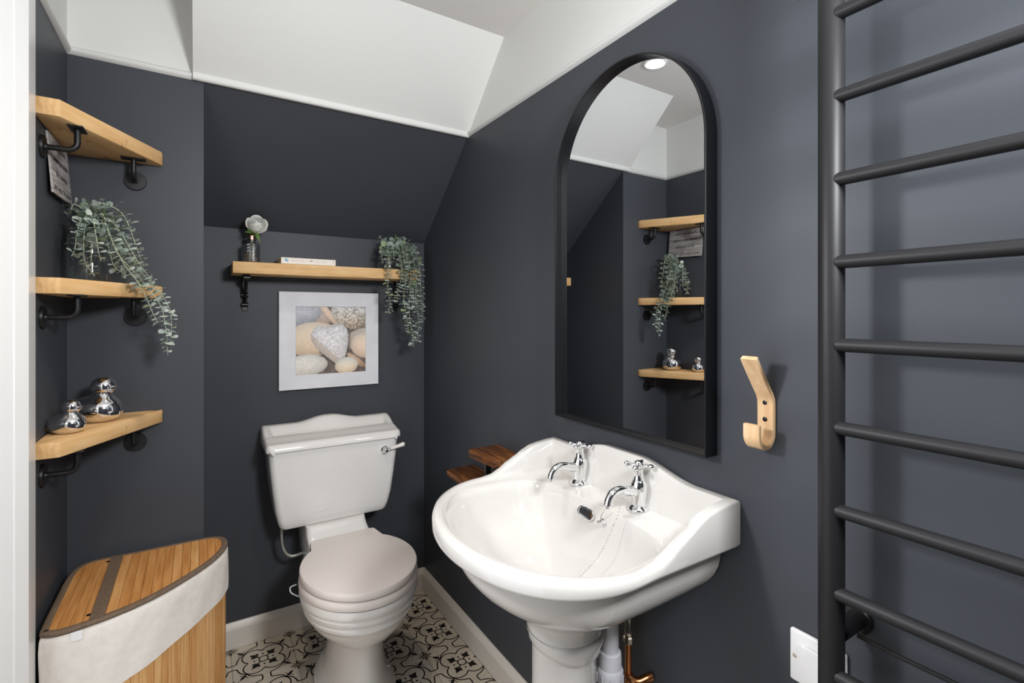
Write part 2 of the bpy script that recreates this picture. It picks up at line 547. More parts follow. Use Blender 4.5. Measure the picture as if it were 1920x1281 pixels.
def tile_print():
    """quatrefoil with fleur tips, flaring brackets and corner crosses; unit = half a tile"""
    g = G()
    z = 0.0
    lw = 0.046
    ribbon(g, arc(0, 0, 0.15, 0, 360, 24), lw, z)
    for q in range(4):
        ca, sa = math.cos(q * math.pi / 2), math.sin(q * math.pi / 2)
        def R(pts):
            return [(x * ca - y * sa, x * sa + y * ca) for x, y in pts]
        def fill(pts):
            pts = R(pts)
            g.add([(x, y, z) for x, y in pts], [tuple(range(len(pts)))])
        # lobe on the diagonal
        ribbon(g, R(arc(0.31, 0.31, 0.36, -59, 149, 22)), lw, z)
        # fleur inside the lobe: stalk, head, two barbs (along the diagonal)
        D = lambda u, v: ((u - v) * 0.7071, (u + v) * 0.7071)
        fill([D(0.14, -0.022), D(0.34, -0.03), D(0.34, 0.03), D(0.14, 0.022)])
        fill([D(0.32, -0.05), D(0.40, -0.10), D(0.47, -0.075), D(0.53, -0.03), D(0.60, 0.0), D(0.53, 0.03), D(0.47, 0.075), D(0.40, 0.10), D(0.32, 0.05)])
        fill([D(0.27, 0.02), D(0.36, 0.05), D(0.43, 0.15), D(0.36, 0.16), D(0.31, 0.10)])
        fill([D(0.27, -0.02), D(0.31, -0.10), D(0.36, -0.16), D(0.43, -0.15), D(0.36, -0.05)])
        # dot between the lobes
        fill(arc(0.30, 0.0, 0.038, 0, 330, 11))
        # flaring brackets from the lobe tip to the mid-side channel
        tip = (0.575, 0.575)
        ribbon(g, R(bez(tip, (0.80, 0.50), (0.86, 0.145), 10)), lw, z)
        ribbon(g, R([(0.86, 0.145), (1.0, 0.120)]), lw, z)
        ribbon(g, R(bez(tip, (0.50, 0.80), (0.145, 0.86), 10)), lw, z)
        ribbon(g, R([(0.145, 0.86), (0.120, 1.0)]), lw, z)
        # bud pointing to the corner with two curled leaves
        fill([D(0.84, 0), D(0.93, -0.045), D(1.02, -0.06), D(1.12, -0.02), D(1.15, 0.0), D(1.12, 0.02), D(1.02, 0.06), D(0.93, 0.045)])
        for sg in (1, -1):
            ribbon(g, R([D(u, sg * v) for u, v in bez((0.84, 0.0), (0.94, 0.04), (0.96, 0.13), 5) + [(0.93, 0.17)]]), 0.028, z)
        # cross arms on the tile edges near the corner
        fill([(0.99, 0.99), (0.95, 0.90), (0.955, 0.80), (0.99, 0.74)])
        fill([(0.99, 0.99), (0.99, 0.955) if False else (0.90, 0.95), (0.80, 0.955), (0.74, 0.99)])
        ribbon(g, R([(0.84, 0.84), (0.97, 0.97)]), 0.03, z)
    return g

PRINT = tile_print()
tile_cache = {}
def tile_meshes(x0, x1, y0, y1):
    """tile body and print clipped to local bounds (metres from the tile centre)"""
    key = tuple(round(v, 4) for v in (x0, x1, y0, y1))
    if key in tile_cache:
        return tile_cache[key]
    e = 0.0008
    g = G()
    g.box(max(x0, -0.1) + e, min(x1, 0.1) - e, max(y0, -0.1) + e, min(y1, 0.1) - e, -0.0085, 0.0, 0.0006, seg=1)
    a = g.mesh('tile', smooth=0)
    a.materials.append(M['tile'])
    b = bpy.data.meshes.new('tile_print')
    b.from_pydata([(v[0] * 0.1, v[1] * 0.1, 0.0002) for v in PRINT.v], [], PRINT.f)
    if key != (-0.1, 0.1, -0.1, 0.1):
        bm = bmesh.new()
        bm.from_mesh(b)
        for co, no in (((x0, 0, 0), (-1, 0, 0)), ((x1, 0, 0), (1, 0, 0)), ((0, y0, 0), (0, -1, 0)), ((0, y1, 0), (0, 1, 0))):
            bmesh.ops.bisect_plane(bm, geom=bm.verts[:] + bm.edges[:] + bm.faces[:], plane_co=co, plane_no=no, clear_outer=True)
        bm.to_mesh(b)
        bm.free()
    bm = bmesh.new()
    bm.from_mesh(b)
    for f in bm.faces:
        f.normal_update()
        if f.normal.z < 0:
            f.normal_flip()
    bm.to_mesh(b)
    bm.free()
    b.materials.append(M['ink'])
    tile_cache[key] = (a, b)
    return a, b

for iy in range(-1, 14):
    for ix in range(-1, 5):
        cx, cy = 0.2 * ix, 2.005 - 0.2 * iy
        lo_x, hi_x, lo_y, hi_y = XL, XR - 0.016, YF, YB - 0.016
        if cy > YX:
            lo_x = XE + 0.016
        elif cy + 0.1 > YX - 0.016 and ix < 0:
            hi_y = YX
        x0, x1 = max(-0.1, lo_x - cx), min(0.1, hi_x - cx)
        y0, y1 = max(-0.1, lo_y - cy), min(0.1, hi_y - cy)
        if x1 - x0 < 0.01 or y1 - y0 < 0.008:
            continue
        a, b = tile_meshes(x0, x1, y0, y1)
        t = bpy.data.objects.new('tile', a)
        COL.objects.link(t)
        t.location = (cx, cy, 0)
        t.parent = floor
        p = bpy.data.objects.new('printed_motif', b)
        COL.objects.link(p)
        p.parent = t

# ------------------------------------------------------------------ ceiling downlight
LX, LY = 0.2734, 1.2795
dl = thing('ceiling_downlight', (LX, LY, ZC), 'small round downlight set in the ceiling, seen lit in the arched mirror', 'light')
g = G()
g.lathe([(0.043, 0.0), (0.043, -0.004), (0.036, -0.006), (0.034, -0.003), (0.034, 0.0)], (LX, LY, ZC), seg=32)
obj('bezel', g, 'gloss', dl)
g = G()
g.lathe([(0.033, -0.0035), (0.02, -0.005), (0.001, -0.0055)], (LX, LY, ZC), seg=24)
obj('lamp_lens', g, 'lamp', dl)
sp = bpy.data.lights.new('downlight_beam', 'SPOT')
sp.energy = 18
sp.color = (1.0, 0.86, 0.70)
sp.spot_size = math.radians(110)
sp.spot_blend = 0.8
sp.shadow_soft_size = 0.03
so = bpy.data.objects.new('downlight_beam', sp)
COL.objects.link(so)
so.parent = dl
so.location = (0, 0, -0.012)

# ------------------------------------------------------------------ wash basin on pedestal
BY = 0.859
def basin():
    root = thing('wash_basin', (XR, BY, 0.0), 'white ceramic pedestal basin with scalloped back under the arched mirror', 'basin')
    hw = 0.292
    cx = 0.64
    # outer plan outline with the height of its top edge
    def side_z(x):
        K = [(0.40, 0.822), (0.62, 0.824), (0.655, 0.828), (0.680, 0.838), (0.705, 0.852), (0.733, 0.864), (0.757, 0.877), (0.78, 0.8865), (0.81, 0.8915), (0.845, 0.895), (0.88, 0.896)]
        for a, b in zip(K, K[1:]):
            if x <= b[0]:
                t = (x - a[0]) / (b[0] - a[0])
                return a[1] + (b[1] - a[1]) * (t * t * (3 - 2 * t) * 0.3 + t * 0.7)
        return 0.896
    def back_z(dy):
        return 0.896 + 0.029 * (1 - sst(0.05, 0.20, abs(dy))) 
    outline = []
    XB = XR - 0.001
    for i in range(65):                      # front half ellipse from the near side round to the far side
        a = -math.pi / 2 - math.pi * i / 64
        n = 2.0
        x = 0.62 + 0.221 * math.cos(a)
        y = BY + hw * math.sin(a)
        outline.append((x, y, side_z(x)))
    for i in range(1, 29):                   # far side back to the wall
        x = 0.62 + (XB - 0.62) * i / 28
        outline.append((x, BY + hw, side_z(x)))
    for i in range(1, 48):                   # along the wall
        y = BY + hw - 2 * hw * i / 48
        outline.append((XB, y, back_z(y - BY)))
    for i in range(0, 28):
        x = XB - (XB - 0.62) * i / 28
        outline.append((x, BY - hw, side_z(x)))
    N = len(outline)
    def inset(d, k):
        """point k of the outline moved inward by d, corners mitred against the box"""
        x, y, z = outline[k]
        if x <= 0.62 + 1e-6:
            ex, ey = (x - 0.62) / 0.221 ** 2, (y - BY) / hw ** 2
            l = math.hypot(ex, ey)
            return x - ex / l * d, y - ey / l * d
        xx = min(x, XB - d) if abs(abs(y - BY) - hw) < 1e-6 else XB - d
        yy = max(BY - hw + d, min(BY + hw - d, y))
        return xx, yy
    def inner(k):
        """bowl edge in the same direction from the bowl centre"""
        x, y, z = outline[k]
        icx, icy = 0.60, BY
        dx, dy = x - icx, y - icy
        n = 2.15 if dx < 0 else 4.2
        ax = 0.170 if dx < 0 else 0.172
        s_ = (abs(dx / ax) ** n + abs(dy / 0.247) ** n) ** (-1.0 / n)
        return icx + dx * s_, icy + dy * s_
    rings = []
    PX, PY = 0.678, BY
    def lip(k):
        x = outline[k][0]
        return 0.786 + 0.020 * sst(0.42, 0.66, x)
    # under side, from the pedestal collar outwards
    def under(t, z, drop=0.0):
        r = []
        for k in range(N):
            x, y = inset(0.040, k)
            if outline[k][0] > 0.62:
                x, y = min(x, XB), max(BY - hw + 0.040, min(BY + hw - 0.040, y))
                if outline[k][0] > XB - 1e-6 or (x > XB - 0.040):
                    x = XB if outline[k][0] > XB - 0.002 else x
            a = math.atan2(y - PY, x - PX)
            bx, by = PX + 0.082 * math.cos(a), PY + 0.082 * math.sin(a)
            r.append((bx + (x - bx) * t, by + (y - by) * t, z))
        return r
    rings.append(under(0.0, 0.572))
    for t, z in ((0.012, 0.588), (0.03, 0.602), (0.07, 0.612), (0.12, 0.621), (0.28, 0.641), (0.46, 0.660), (0.64, 0.680), (0.80, 0.702), (0.89, 0.719), (0.94, 0.734), (0.975, 0.752), (0.992, 0.772)):
        rings.append(under(t, z))
    rings.append([(*under(1.0, 0)[k][:2], lip(k) + 0.0005) for k in range(N)])
    rings.append([(*inset(0.006, k), lip(k)) for k in range(N)])
    rings.append([(*inset(0.0015, k), lip(k) + 0.0025) for k in range(N)])
    rings.append([(*inset(0.0, k), lip(k) + 0.007) for k in range(N)])
    def rnd(k):
        return 0.012 if outline[k][0] < 0.62 else 0.012 - 0.007 * sst(0.62, 0.75, outline[k][0])
    rings.append([(*inset(0.0, k), outline[k][2] - rnd(k)) for k in range(N)])
    rings.append([(*inset(rnd(k) * 0.3, k), outline[k][2] - rnd(k) * 0.3) for k in range(N)])
    rings.append([(*inset(rnd(k), k), outline[k][2]) for k in range(N)])
    # flat top then roll down to the deck or rim
    def up(k):
        return max(0.0, outline[k][2] - 0.826)
    rings.append([(*inset(0.020 + 0.002 * (up(k) > 0), k), outline[k][2] - 0.0002) for k in range(N)])
    rings.append([(*inset(0.0245 + 0.0015 * (up(k) > 0), k), outline[k][2] - 0.002 - up(k) * 0.08) for k in range(N)])
    rings.append([(*inset(0.0275 + 0.004 * min(1, up(k) / 0.05), k), outline[k][2] - 0.0045 - up(k) * 0.5) for k in range(N)])
    rings.append([(*inset(0.030 + 0.008 * min(1, up(k) / 0.05), k), 0.8175 + min(up(k), 0.004)) for k in range(N)])
    # deck edge and bowl
    dz = (0.735 - 0.60)
    def blend(k, t):
        a, b = inset(0.030 + 0.008 * min(1, up(k) / 0.05), k), inner(k)
        return a[0] + (b[0] - a[0]) * t, a[1] + (b[1] - a[1]) * t
    rings.append([(*blend(k, 0.55), 0.8162) for k in range(N)])
    rings.append([(*blend(k, 1.0), 0.8145) for k in range(N)])
    DX, DY = 0.655, BY
    for s_, z in ((0.975, 0.8105), (0.945, 0.798), (0.915, 0.780), (0.87, 0.755), (0.79, 0.724), (0.65, 0.694), (0.45, 0.668), (0.22, 0.650), (0.09, 0.645)):
        rings.append([(DX + (inner(k)[0] - DX) * s_, DY + (inner(k)[1] - DY) * s_, z) for k in range(N)])
    g = G()
    g.loft(rings, True, True)
    b = obj('bowl', g, 'china', root, smooth=50)
    # pedestal: collar mouldings over a column with flat cheeks
    def col_ring(r, z, fl=0.0):
        out = []
        for i in range(48):
            a = 2 * math.pi * i / 48
            rr = r * (1 - fl * 0.5 * (1 - math.cos(4 * (a - math.pi / 4 * 0))) * 0.5)
            out.append((PX + rr * math.cos(a) * 0.98, PY + rr * math.sin(a), z + 0.020 * max(0.0, -math.cos(a + 0.35)) * sst(0.45, 0.53, z) * (1 - sst(0.555, 0.57, z))))
        return out
    g = G()
    g.loft([col_ring(r, z, f) for r, z, f in ((0.126, 0.0, 0), (0.126, 0.03, 0), (0.116, 0.045, 0), (0.105, 0.06, 0.1), (0.094, 0.12, 0.15), (0.083, 0.25, 0.15), (0.0765, 0.40, 0.15), (0.0755, 0.522, 0.12), (0.0775, 0.528, 0.06), (0.0800, 0.531, 0.0), (0.0815, 0.540, 0), (0.0835, 0.546, 0), (0.0855, 0.552, 0), (0.0862, 0.559, 0), (0.0850, 0.566, 0), (0.082, 0.570, 0), (0.080, 0.5715, 0))])
    obj('pedestal', g, 'china', root, smooth=50)
    # overflow grille on the back slope of the bowl
    oc = Vector((0.7585, 0.882, 0.789))
    nrm = Vector((-0.93, 0, 0.36)).normalized()
    q = nrm.to_track_quat('Z', 'Y')
    uy = Vector((0, 1, 0))
    ux = nrm.cross(uy).normalized()
    def oval(l, h, n=8):
        p = []
        for i in range(n + 1):
            a = -math.pi / 2 + math.pi * i / n
            p.append((l + h * math.cos(a), h * math.sin(a)))
        for i in range(n + 1):
            a = math.pi / 2 + math.pi * i / n
            p.append((-l + h * math.cos(a), h * math.sin(a)))
        return p
    def orings(specs):
        return [[tuple(oc + uy * (u) + ux * v + nrm * d) for u, v in oval(l, h)] for l, h, d in specs]
    g = G()
    g.loft(orings([(0.0145, 0.0125, -0.004), (0.0145, 0.0125, 0.0015), (0.0145, 0.0115, 0.0028), (0.0145, 0.0095, 0.0028), (0.0145, 0.009, 0.0012)]), True, True)
    of = obj('overflow_grille', g, 'chrome', root)
    g = G()
    for i in range(7):
        u = -0.0165 + i * 0.0055
        for sgn in (1,):
            c = oc + uy * u + nrm * 0.0015
            a, bb = ux * 0.0066, uy * 0.00095
            g.add([c - a - bb, c + a - bb, c + a + bb, c - a + bb], [(0, 1, 2, 3)])
    obj('slot', g, 'dark', of, smooth=0)
    # waste at the bottom of the bowl
    g = G()
    g.lathe([(0.026, 0.6445), (0.026, 0.648), (0.022, 0.6495), (0.016, 0.647), (0.014, 0.643)], (DX, DY, 0), seg=28)
    obj('waste', g, 'chrome', root)
    return root
basin()

def tap(y, label):
    """pillar tap with cross-head handle"""
    x, z = 0.822, 0.8172
    t = thing('pillar_tap', (x, y, z), label, 'tap', 'cross-head taps on the basin')
    g = G()
    g.lathe([(0.0245, 0.0), (0.0250, 0.004), (0.0235, 0.008), (0.0185, 0.0105), (0.0165, 0.013)], (x, y, z), seg=32)
    obj('base', g, 'chrome', t, smooth=60)
    g = G()
    g.lathe([(0.0160, 0.012), (0.0165, 0.025), (0.0188, 0.042), (0.0195, 0.051), (0.0178, 0.059), (0.0148, 0.0645), (0.0138, 0.067), (0.0132, 0.0675)], (x, y, z), seg=32)
    obj('body', g, 'chrome', t, smooth=60)
    g = G()
    pts = spline([(x - 0.008, y, z + 0.044), (x - 0.030, y, z + 0.0475), (x - 0.055, y, z + 0.0545), (x - 0.076, y, z + 0.0525), (x - 0.088, y, z + 0.0405), (x - 0.0915, y, z + 0.029)], 6)
    rr = [0.0118 - 0.0025 * sst(0, 0.5, i / (len(pts) - 1)) + 0.0008 * sst(0.8, 1, i / (len(pts) - 1)) for i in range(len(pts))]
    g.tube(pts, rr, 20)
    s_ = obj('spout', g, 'chrome', t, smooth=60)
    g = G()
    g.lathe([(0.0075, 0.0), (0.0075, -0.006)], (x - 0.0915, y, z + 0.0295), seg=16)
    obj('nozzle', g, 'chrome', s_)
    g = G()
    g.lathe([(0.0128, 0.0675), (0.0118, 0.073), (0.0096, 0.088), (0.0105, 0.090), (0.0105, 0.0925), (0.007, 0.094)], (x, y, z), seg=28)
    obj('bonnet', g, 'chrome', t, smooth=60)
    g = G()
    g.lathe([(0.0065, 0.092), (0.0090, 0.094), (0.0105, 0.098), (0.0090, 0.103), (0.0098, 0.1045), (0.0085, 0.107), (0.004, 0.1095), (0.001, 0.110)], (x, y, z), seg=24)
    h = obj('handle', g, 'chrome', t, smooth=60)
    for i in range(4):
        a = math.radians(28 + 90 * i)
        d = Vector((math.cos(a), math.sin(a), 0))
        g = G()
        g.lathe([(0.0042, 0.006), (0.0030, 0.013), (0.0036, 0.020), (0.0058, 0.024), (0.0064, 0.0275), (0.0052, 0.031), (0.002, 0.033)], (x, y, z + 0.0985), d, 16)
        obj('handle_arm', g, 'chrome', h, smooth=60)
    return t
tap(0.978, 'chrome cross-head pillar tap nearer the toilet end of the basin')
tap(0.778, 'chrome cross-head pillar tap with the plug chain hanging over its spout')

# plug chain looped over the near spout, with its fixing stay
g = G()
def beads(pts, r=0.0017, step=0.0040):
    P = spline(pts, 10)
    acc = 0.0
    last = P[0]
    g.sphere(P[0], r, 6)
    for a, b in zip(P, P[1:]):
        acc += (b - a).length
        if acc >= step:
            g.sphere(b, r, 6)
            acc = 0.0
beads([(0.7535, 0.824, 0.8030), (0.7500, 0.812, 0.818), (0.7570, 0.7955, 0.846), (0.7680, 0.788, 0.866), (0.7700, 0.778, 0.8805), (0.7660, 0.768, 0.866), (0.752, 0.766, 0.836), (0.735, 0.770, 0.800), (0.712, 0.782, 0.748), (0.690, 0.81, 0.700), (0.668, 0.843, 0.658)])
ch = thing('plug_chain', (0.7535, 0.824, 0.79), 'thin silver bead chain draped over the near tap spout into the bowl', 'chain')
obj('bead_chain', g, 'steel', ch)
g = G()
g.lathe([(0.0075, -0.005), (0.0075, 0.001), (0.004, 0.003), (0.003, 0.008)], (0.7590, 0.8255, 0.788), (-0.93, 0, 0.36), 16)
g.tube([(0.7535, 0.8255, 0.7905), (0.7470, 0.8310, 0.7900), (0.7440, 0.8240, 0.7890), (0.7475, 0.8185, 0.7930), (0.7530, 0.8240, 0.8010)], 0.0012, 8)
obj('chain_stay', g, 'chrome', ch)

# pipework under the basin
wp = thing('waste_pipe', (0.762, 0.805, 0.0), 'white plastic waste pipe with ribbed collar behind the basin pedestal', 'pipe')
g = G()
g.tube([(0.762, 0.805, 0.50), (0.762, 0.805, 0.648)], 0.0185, 20)
obj('upper_pipe', g, 'pvc', wp)
g = G()
g.lathe([(0.0195, 0.515), (0.0235, 0.512), (0.0245, 0.500), (0.0245, 0.480), (0.0275, 0.476), (0.0285, 0.470), (0.0285, 0.448), (0.0265, 0.444), (0.024, 0.443)], (0.762, 0.805, 0), seg=24)
cl = obj('collar', g, 'pvc', wp)
for i in range(10):
    a = 2 * math.pi * i / 10 + 0.2
    g = G()
    g.tube([(0.762 + 0.0287 * math.cos(a), 0.805 + 0.0287 * math.sin(a), 0.449), (0.762 + 0.0287 * math.cos(a), 0.805 + 0.0287 * math.sin(a), 0.469)], 0.0018, 6)
    obj('rib', g, 'pvc', cl)
g = G()
g.tube([(0.762, 0.805, 0.05), (0.762, 0.805, 0.445)], 0.0215, 20)
obj('lower_pipe', g, 'pvc', wp)

cp = thing('copper_pipe', (0.833, 0.817, 0.30), 'copper water pipe with shut-off valve and braided hose beneath the basin', 'pipe')
px, py = 0.829, 0.8165
g = G()
g.tube([(px, py, 0.25), (px, py, 0.44)] , 0.0075, 16)
obj('riser', g, 'copper', cp)
g = G()
g.tube(spline([(px, py, 0.432), (px, py - 0.003, 0.424), (px + 0.008, py - 0.02, 0.420), (px + 0.03, py - 0.028, 0.425), (XR - 0.002, py - 0.035, 0.43)], 4), 0.0095, 14)
obj('elbow', g, 'copper', cp)
g = G()
g.lathe([(0.010, 0.500), (0.0115, 0.503), (0.0115, 0.514), (0.009, 0.517), (0.0085, 0.532), (0.0075, 0.534), (0.0075, 0.556), (0.0088, 0.558), (0.0088, 0.57), (0.006, 0.572)], (px, py, 0), seg=8)
v = obj('valve', g, 'brass', cp, smooth=25)
g = G()
g.lathe([(0.0055, 0.0), (0.0055, 0.011), (0.003, 0.012)], (px, py, 0.526), (-0.6, -0.8, 0), 12)
obj('valve_screw', g, 'brass', v)
g = G()
g.tube([(px, py, 0.43), (px, py, 0.502)], 0.0076, 14)
obj('pipe_stub', g, 'copper', cp)
g = G()
g.tube(spline([(px, py, 0.57), (px - 0.002, py, 0.60), (px - 0.010, py + 0.004, 0.63), (px - 0.012, py + 0.006, 0.675)], 5), 0.0058, 12)
obj('braided_hose', g, 'steel', cp)

# ------------------------------------------------------------------ toilet
TX = 0.446
toi = thing('toilet', (TX, 1.70, 0), 'white close-coupled toilet with closed lid and scrolled cistern top', 'toilet')
def ell(cx, cy, ax, ay, z, n=64, back=None, p=2.0):
    out = []
    for i in range(n):
        a = 2 * math.pi * i / n
        c, s_ = math.cos(a), math.sin(a)
        x = cx + ax * math.copysign(abs(c) ** (2 / p), c)
        y = cy + ay * math.copysign(abs(s_) ** (2 / p), s_)
        if back is not None:
            y = min(y, back)
        out.append((x, y, z))
    return out
g = G()
prof = [(0.0, 1.705, 0.122, 0.225), (0.026, 1.705, 0.122, 0.225), (0.034, 1.705, 0.114, 0.217), (0.048, 1.705, 0.112, 0.214), (0.058, 1.705, 0.102, 0.203), (0.080, 1.703, 0.094, 0.190), (0.11, 1.70, 0.0865, 0.175), (0.16, 1.695, 0.081, 0.163), (0.205, 1.69, 0.080, 0.160), (0.224, 1.685, 0.082, 0.161), (0.236, 1.678, 0.090, 0.165), (0.246, 1.670, 0.106, 0.174), (0.260, 1.662, 0.127, 0.186), (0.282, 1.655, 0.147, 0.197), (0.305, 1.649, 0.160, 0.205), (0.320, 1.646, 0.165, 0.2075), (0.323, 1.645, 0.170, 0.210), (0.332, 1.645, 0.1725, 0.211), (0.336, 1.645, 0.1685, 0.209), (0.342, 1.645, 0.170, 0.2095), (0.345, 1.645, 0.176, 0.2125), (0.355, 1.645, 0.1785, 0.214), (0.359, 1.645, 0.1745, 0.212), (0.365, 1.645, 0.1765, 0.213), (0.369, 1.645, 0.1820, 0.216), (0.384, 1.645, 0.182, 0.216), (0.390, 1.645, 0.178, 0.213)]
g.loft([ell(TX, cy, ax, ay, z) for z, cy, ax, ay in prof])
obj('pan', g, 'ceramic', toi, smooth=40)
# neck between pan and cistern
g = G()
def rrect(x0, x1, y0, y1, z, r=0.02, n=4):
    out = []
    for cx, cy, a in ((x1 - r, y1 - r, 0), (x0 + r, y1 - r, 90), (x0 + r, y0 + r, 180), (x1 - r, y0 + r, 270)):
        out += [(px_, py_, z) for px_, py_ in arc(cx, cy, r, a, a + 90, n)]
    return out
g.loft([rrect(0.345, 0.548, 1.80, 2.08, 0.22), rrect(0.335, 0.560, 1.80, 2.10, 0.33), rrect(0.333, 0.564, 1.80, 2.11, 0.385), rrect(0.333, 0.560, 1.86, 2.11, 0.405), rrect(0.333, 0.552, 1.915, 2.11, 0.44), rrect(0.333, 0.548, 1.93, 2.11, 0.468)])
obj('neck', g, 'ceramic', toi, smooth=40)
# seat ring and lid
def lid_plan(ax, ay, cy, z, hy=1.868, hw=0.112, n=72):
    out = []
    for i in range(n):
        a = 2 * math.pi * i / n
        x, y = ax * math.cos(a), ay * math.sin(a)
        yy = cy + y
        if y > 0 and abs(x) < hw:       # squared-off hinge end
            yy = max(yy, hy - 0.006 * sst(hw - 0.02, hw, abs(x)))
            yy = min(yy, hy)
        out.append((TX + x, yy, z))
    return out
def slab(name, ax, ay, cy, z0, z1, r, hy):
    g = G()
    g.loft([lid_plan(ax - r, ay - r, cy, z0, hy - r), lid_plan(ax - r * 0.3, ay - r * 0.3, cy, z0 + r * 0.3, hy), lid_plan(ax, ay, cy, z0 + r, hy), lid_plan(ax, ay, cy, z1 - r, hy), lid_plan(ax - r * 0.3, ay - r * 0.3, cy, z1 - r * 0.3, hy), lid_plan(ax - r, ay - r, cy, z1, hy - r)])
    return obj(name, g, 'seat', toi, smooth=40)
slab('seat', 0.1835, 0.214, 1.643, 0.391, 0.4175, 0.008, 1.872)
slab('lid', 0.181, 0.212, 1.643, 0.4205, 0.4455, 0.007, 1.872)
for sx in (-1, 1):
    g = G()
    g.tube([(TX + sx * 0.075 - 0.012, 1.885, 0.425), (TX + sx * 0.075 + 0.012, 1.885, 0.425)], 0.009, 14)
    obj('hinge', g, 'chrome', toi)
# small bumper hook on the side of the pan
g = G()
g.tube(spline([(TX - 0.176, 1.70, 0.350), (TX - 0.196, 1.712, 0.362), (TX - 0.198, 1.716, 0.378), (TX - 0.182, 1.705, 0.388)], 5), 0.0022, 8)
obj('side_clip', g, 'pvc', toi)
for sx in (-1, 1):
    g = G()
    g.lathe([(0.011, 0.0), (0.011, 0.004), (0.008, 0.007), (0.003, 0.008)], (TX + sx * 0.097, 1.655, 0.055), (sx * 0.9, -0.1, 0.42), 14)
    obj('floor_bolt', g, 'chrome', toi)
# cistern body, tapering down
g = G()
def cis(x0, x1, y0, z, r=0.022):
    return rrect(x0, x1, y0, 2.128, z, r, 5)
g.loft([cis(0.262, 0.624, 1.966, 0.468), cis(0.252, 0.634, 1.954, 0.470), cis(0.246, 0.640, 1.949, 0.478), cis(0.240, 0.648, 1.946, 0.50), cis(0.232, 0.658, 1.943, 0.54), cis(0.222, 0.669, 1.939, 0.62), cis(0.214, 0.678, 1.936, 0.70), cis(0.210, 0.682, 1.935, 0.757)])
cb = obj('cistern', g, 'ceramic', toi, smooth=40)
# script mark at the foot of the cistern
g = G()
pts = spline([(0.340, 1.9435, 0.515), (0.352, 1.9432, 0.5165), (0.358, 1.943, 0.5205), (0.362, 1.943, 0.5165), (0.367, 1.943, 0.5205), (0.372, 1.943, 0.517), (0.384, 1.943, 0.518), (0.392, 1.943, 0.520), (0.398, 1.943, 0.5215), (0.412, 1.9428, 0.5205)], 4)
g.tube(pts, 0.0009, 6)
obj('maker_mark', g, 'plastic', cb)
# cistern lid as a moulded height field with skirt
g = G()
nx, ny = 72, 34
LX0, LX1, LY0, LY1 = 0.2005, 0.6915, 1.924, 2.130
def lid_z(x, y):
    t = (y - LY0) / (LY1 - LY0)
    dx = x - (LX0 + LX1) / 2
    half = (LX1 - LX0) / 2
    e = half - abs(dx)
    gal = 0.822 + 0.020 * (1 - sst(0.01, 0.125, abs(dx)))
    front = 0.760 + 0.025 * math.sqrt(max(0.0, 1 - (1 - min(1, t / 0.10)) ** 2))
    z = front + 0.012 * sst(0.10, 0.48, t) - 0.009 * sst(0.50, 0.60, t)
    z = z + (gal - 0.788) * sst(0.60, 0.84, t)
    zend = front + (0.824 - 0.785) * sst(0.22, 0.86, t) 
    w_ = 1 - sst(0.016, 0.040, e)
    z = max(z, z + (zend - z) * w_) if t < 0.9 else z
    z -= 0.012 * (1 - math.sqrt(max(0, 1 - (1 - min(1, e / 0.010)) ** 2)))
    z -= 0.008 * (1 - math.sqrt(max(0, 1 - (1 - min(1, (LY1 - y) / 0.012)) ** 2)))
    return z
xs = [LX0 + (LX1 - LX0) * (0.5 - 0.5 * math.cos(math.pi * i / (nx - 1))) * 0.35 + (LX1 - LX0) * 0.65 * i / (nx - 1) for i in range(nx)]
ys = [LY0 + (LY1 - LY0) * (0.3 * (1 - math.cos(math.pi * j / (ny - 1))) / 2 + 0.7 * j / (ny - 1)) for j in range(ny)]
LR = 0.024
def lid_xy(x, y):
    h = (LX1 - LX0) / 2
    xc = (LX0 + LX1) / 2
    dy = y - LY0
    hh = h - LR + math.sqrt(max(0.0, LR * LR - (LR - dy) ** 2)) if dy < LR else h
    return xc + (x - xc) * hh / h
vs = [(lid_xy(x, y), y, lid_z(x, y)) for y in ys for x in xs]
fs = [(j * nx + i, j * nx + i + 1, (j + 1) * nx + i + 1, (j + 1) * nx + i) for j in range(ny - 1) for i in range(nx - 1)]
bd = [i for i in range(nx)] + [j * nx + nx - 1 for j in range(1, ny)] + [(ny - 1) * nx + i for i in range(nx - 2, -1, -1)] + [j * nx for j in range(ny - 2, 0, -1)]
n0 = len(vs)
vs += [(vs[i][0], vs[i][1], 0.7575) for i in bd]
m_ = len(bd)
fs += [(bd[i], bd[(i + 1) % m_], n0 + (i + 1) % m_, n0 + i) for i in range(m_)]
fs.append(tuple(n0 + i for i in range(m_)))
g.add(vs, fs)
obj('cistern_lid', g, 'ceramic', toi, smooth=50)
# flush lever
lv = None
g = G()
g.lathe([(0.0165, 0.0), (0.0165, 0.004), (0.012, 0.009), (0.009, 0.012), (0.0095, 0.016), (0.0105, 0.022), (0.007, 0.026), (0.002, 0.027)], (0.6236, 1.9375, 0.713), (0, -1, 0), 24)
lv = obj('flush_lever', g, 'chrome', toi, smooth=60)
a, b = Vector((0.6236, 1.917, 0.713)), Vector((0.6985, 1.905, 0.733))
d = (b - a).normalized()
g = G()
g.lathe([(0.004, 0.006), (0.0045, 0.012), (0.0065, 0.014), (0.0065, 0.017), (0.0045, 0.019)], a, d, 16)
obj('lever_ferrule', g, 'chrome', lv, smooth=60)
g = G()
g.lathe([(0.004, 0.0745), (0.004, 0.079), (0.002, 0.082)], a, d, 12)
obj('lever_tip', g, 'chrome', lv, smooth=60)
g = G()
g.lathe([(0.0048, 0.019), (0.0058, 0.030), (0.0078, 0.055), (0.0092, 0.070), (0.0075, 0.0745), (0.003, 0.0755)], a, d, 20)
obj('lever_grip', g, 'ceramic', lv, smooth=60, label='white ceramic grip')
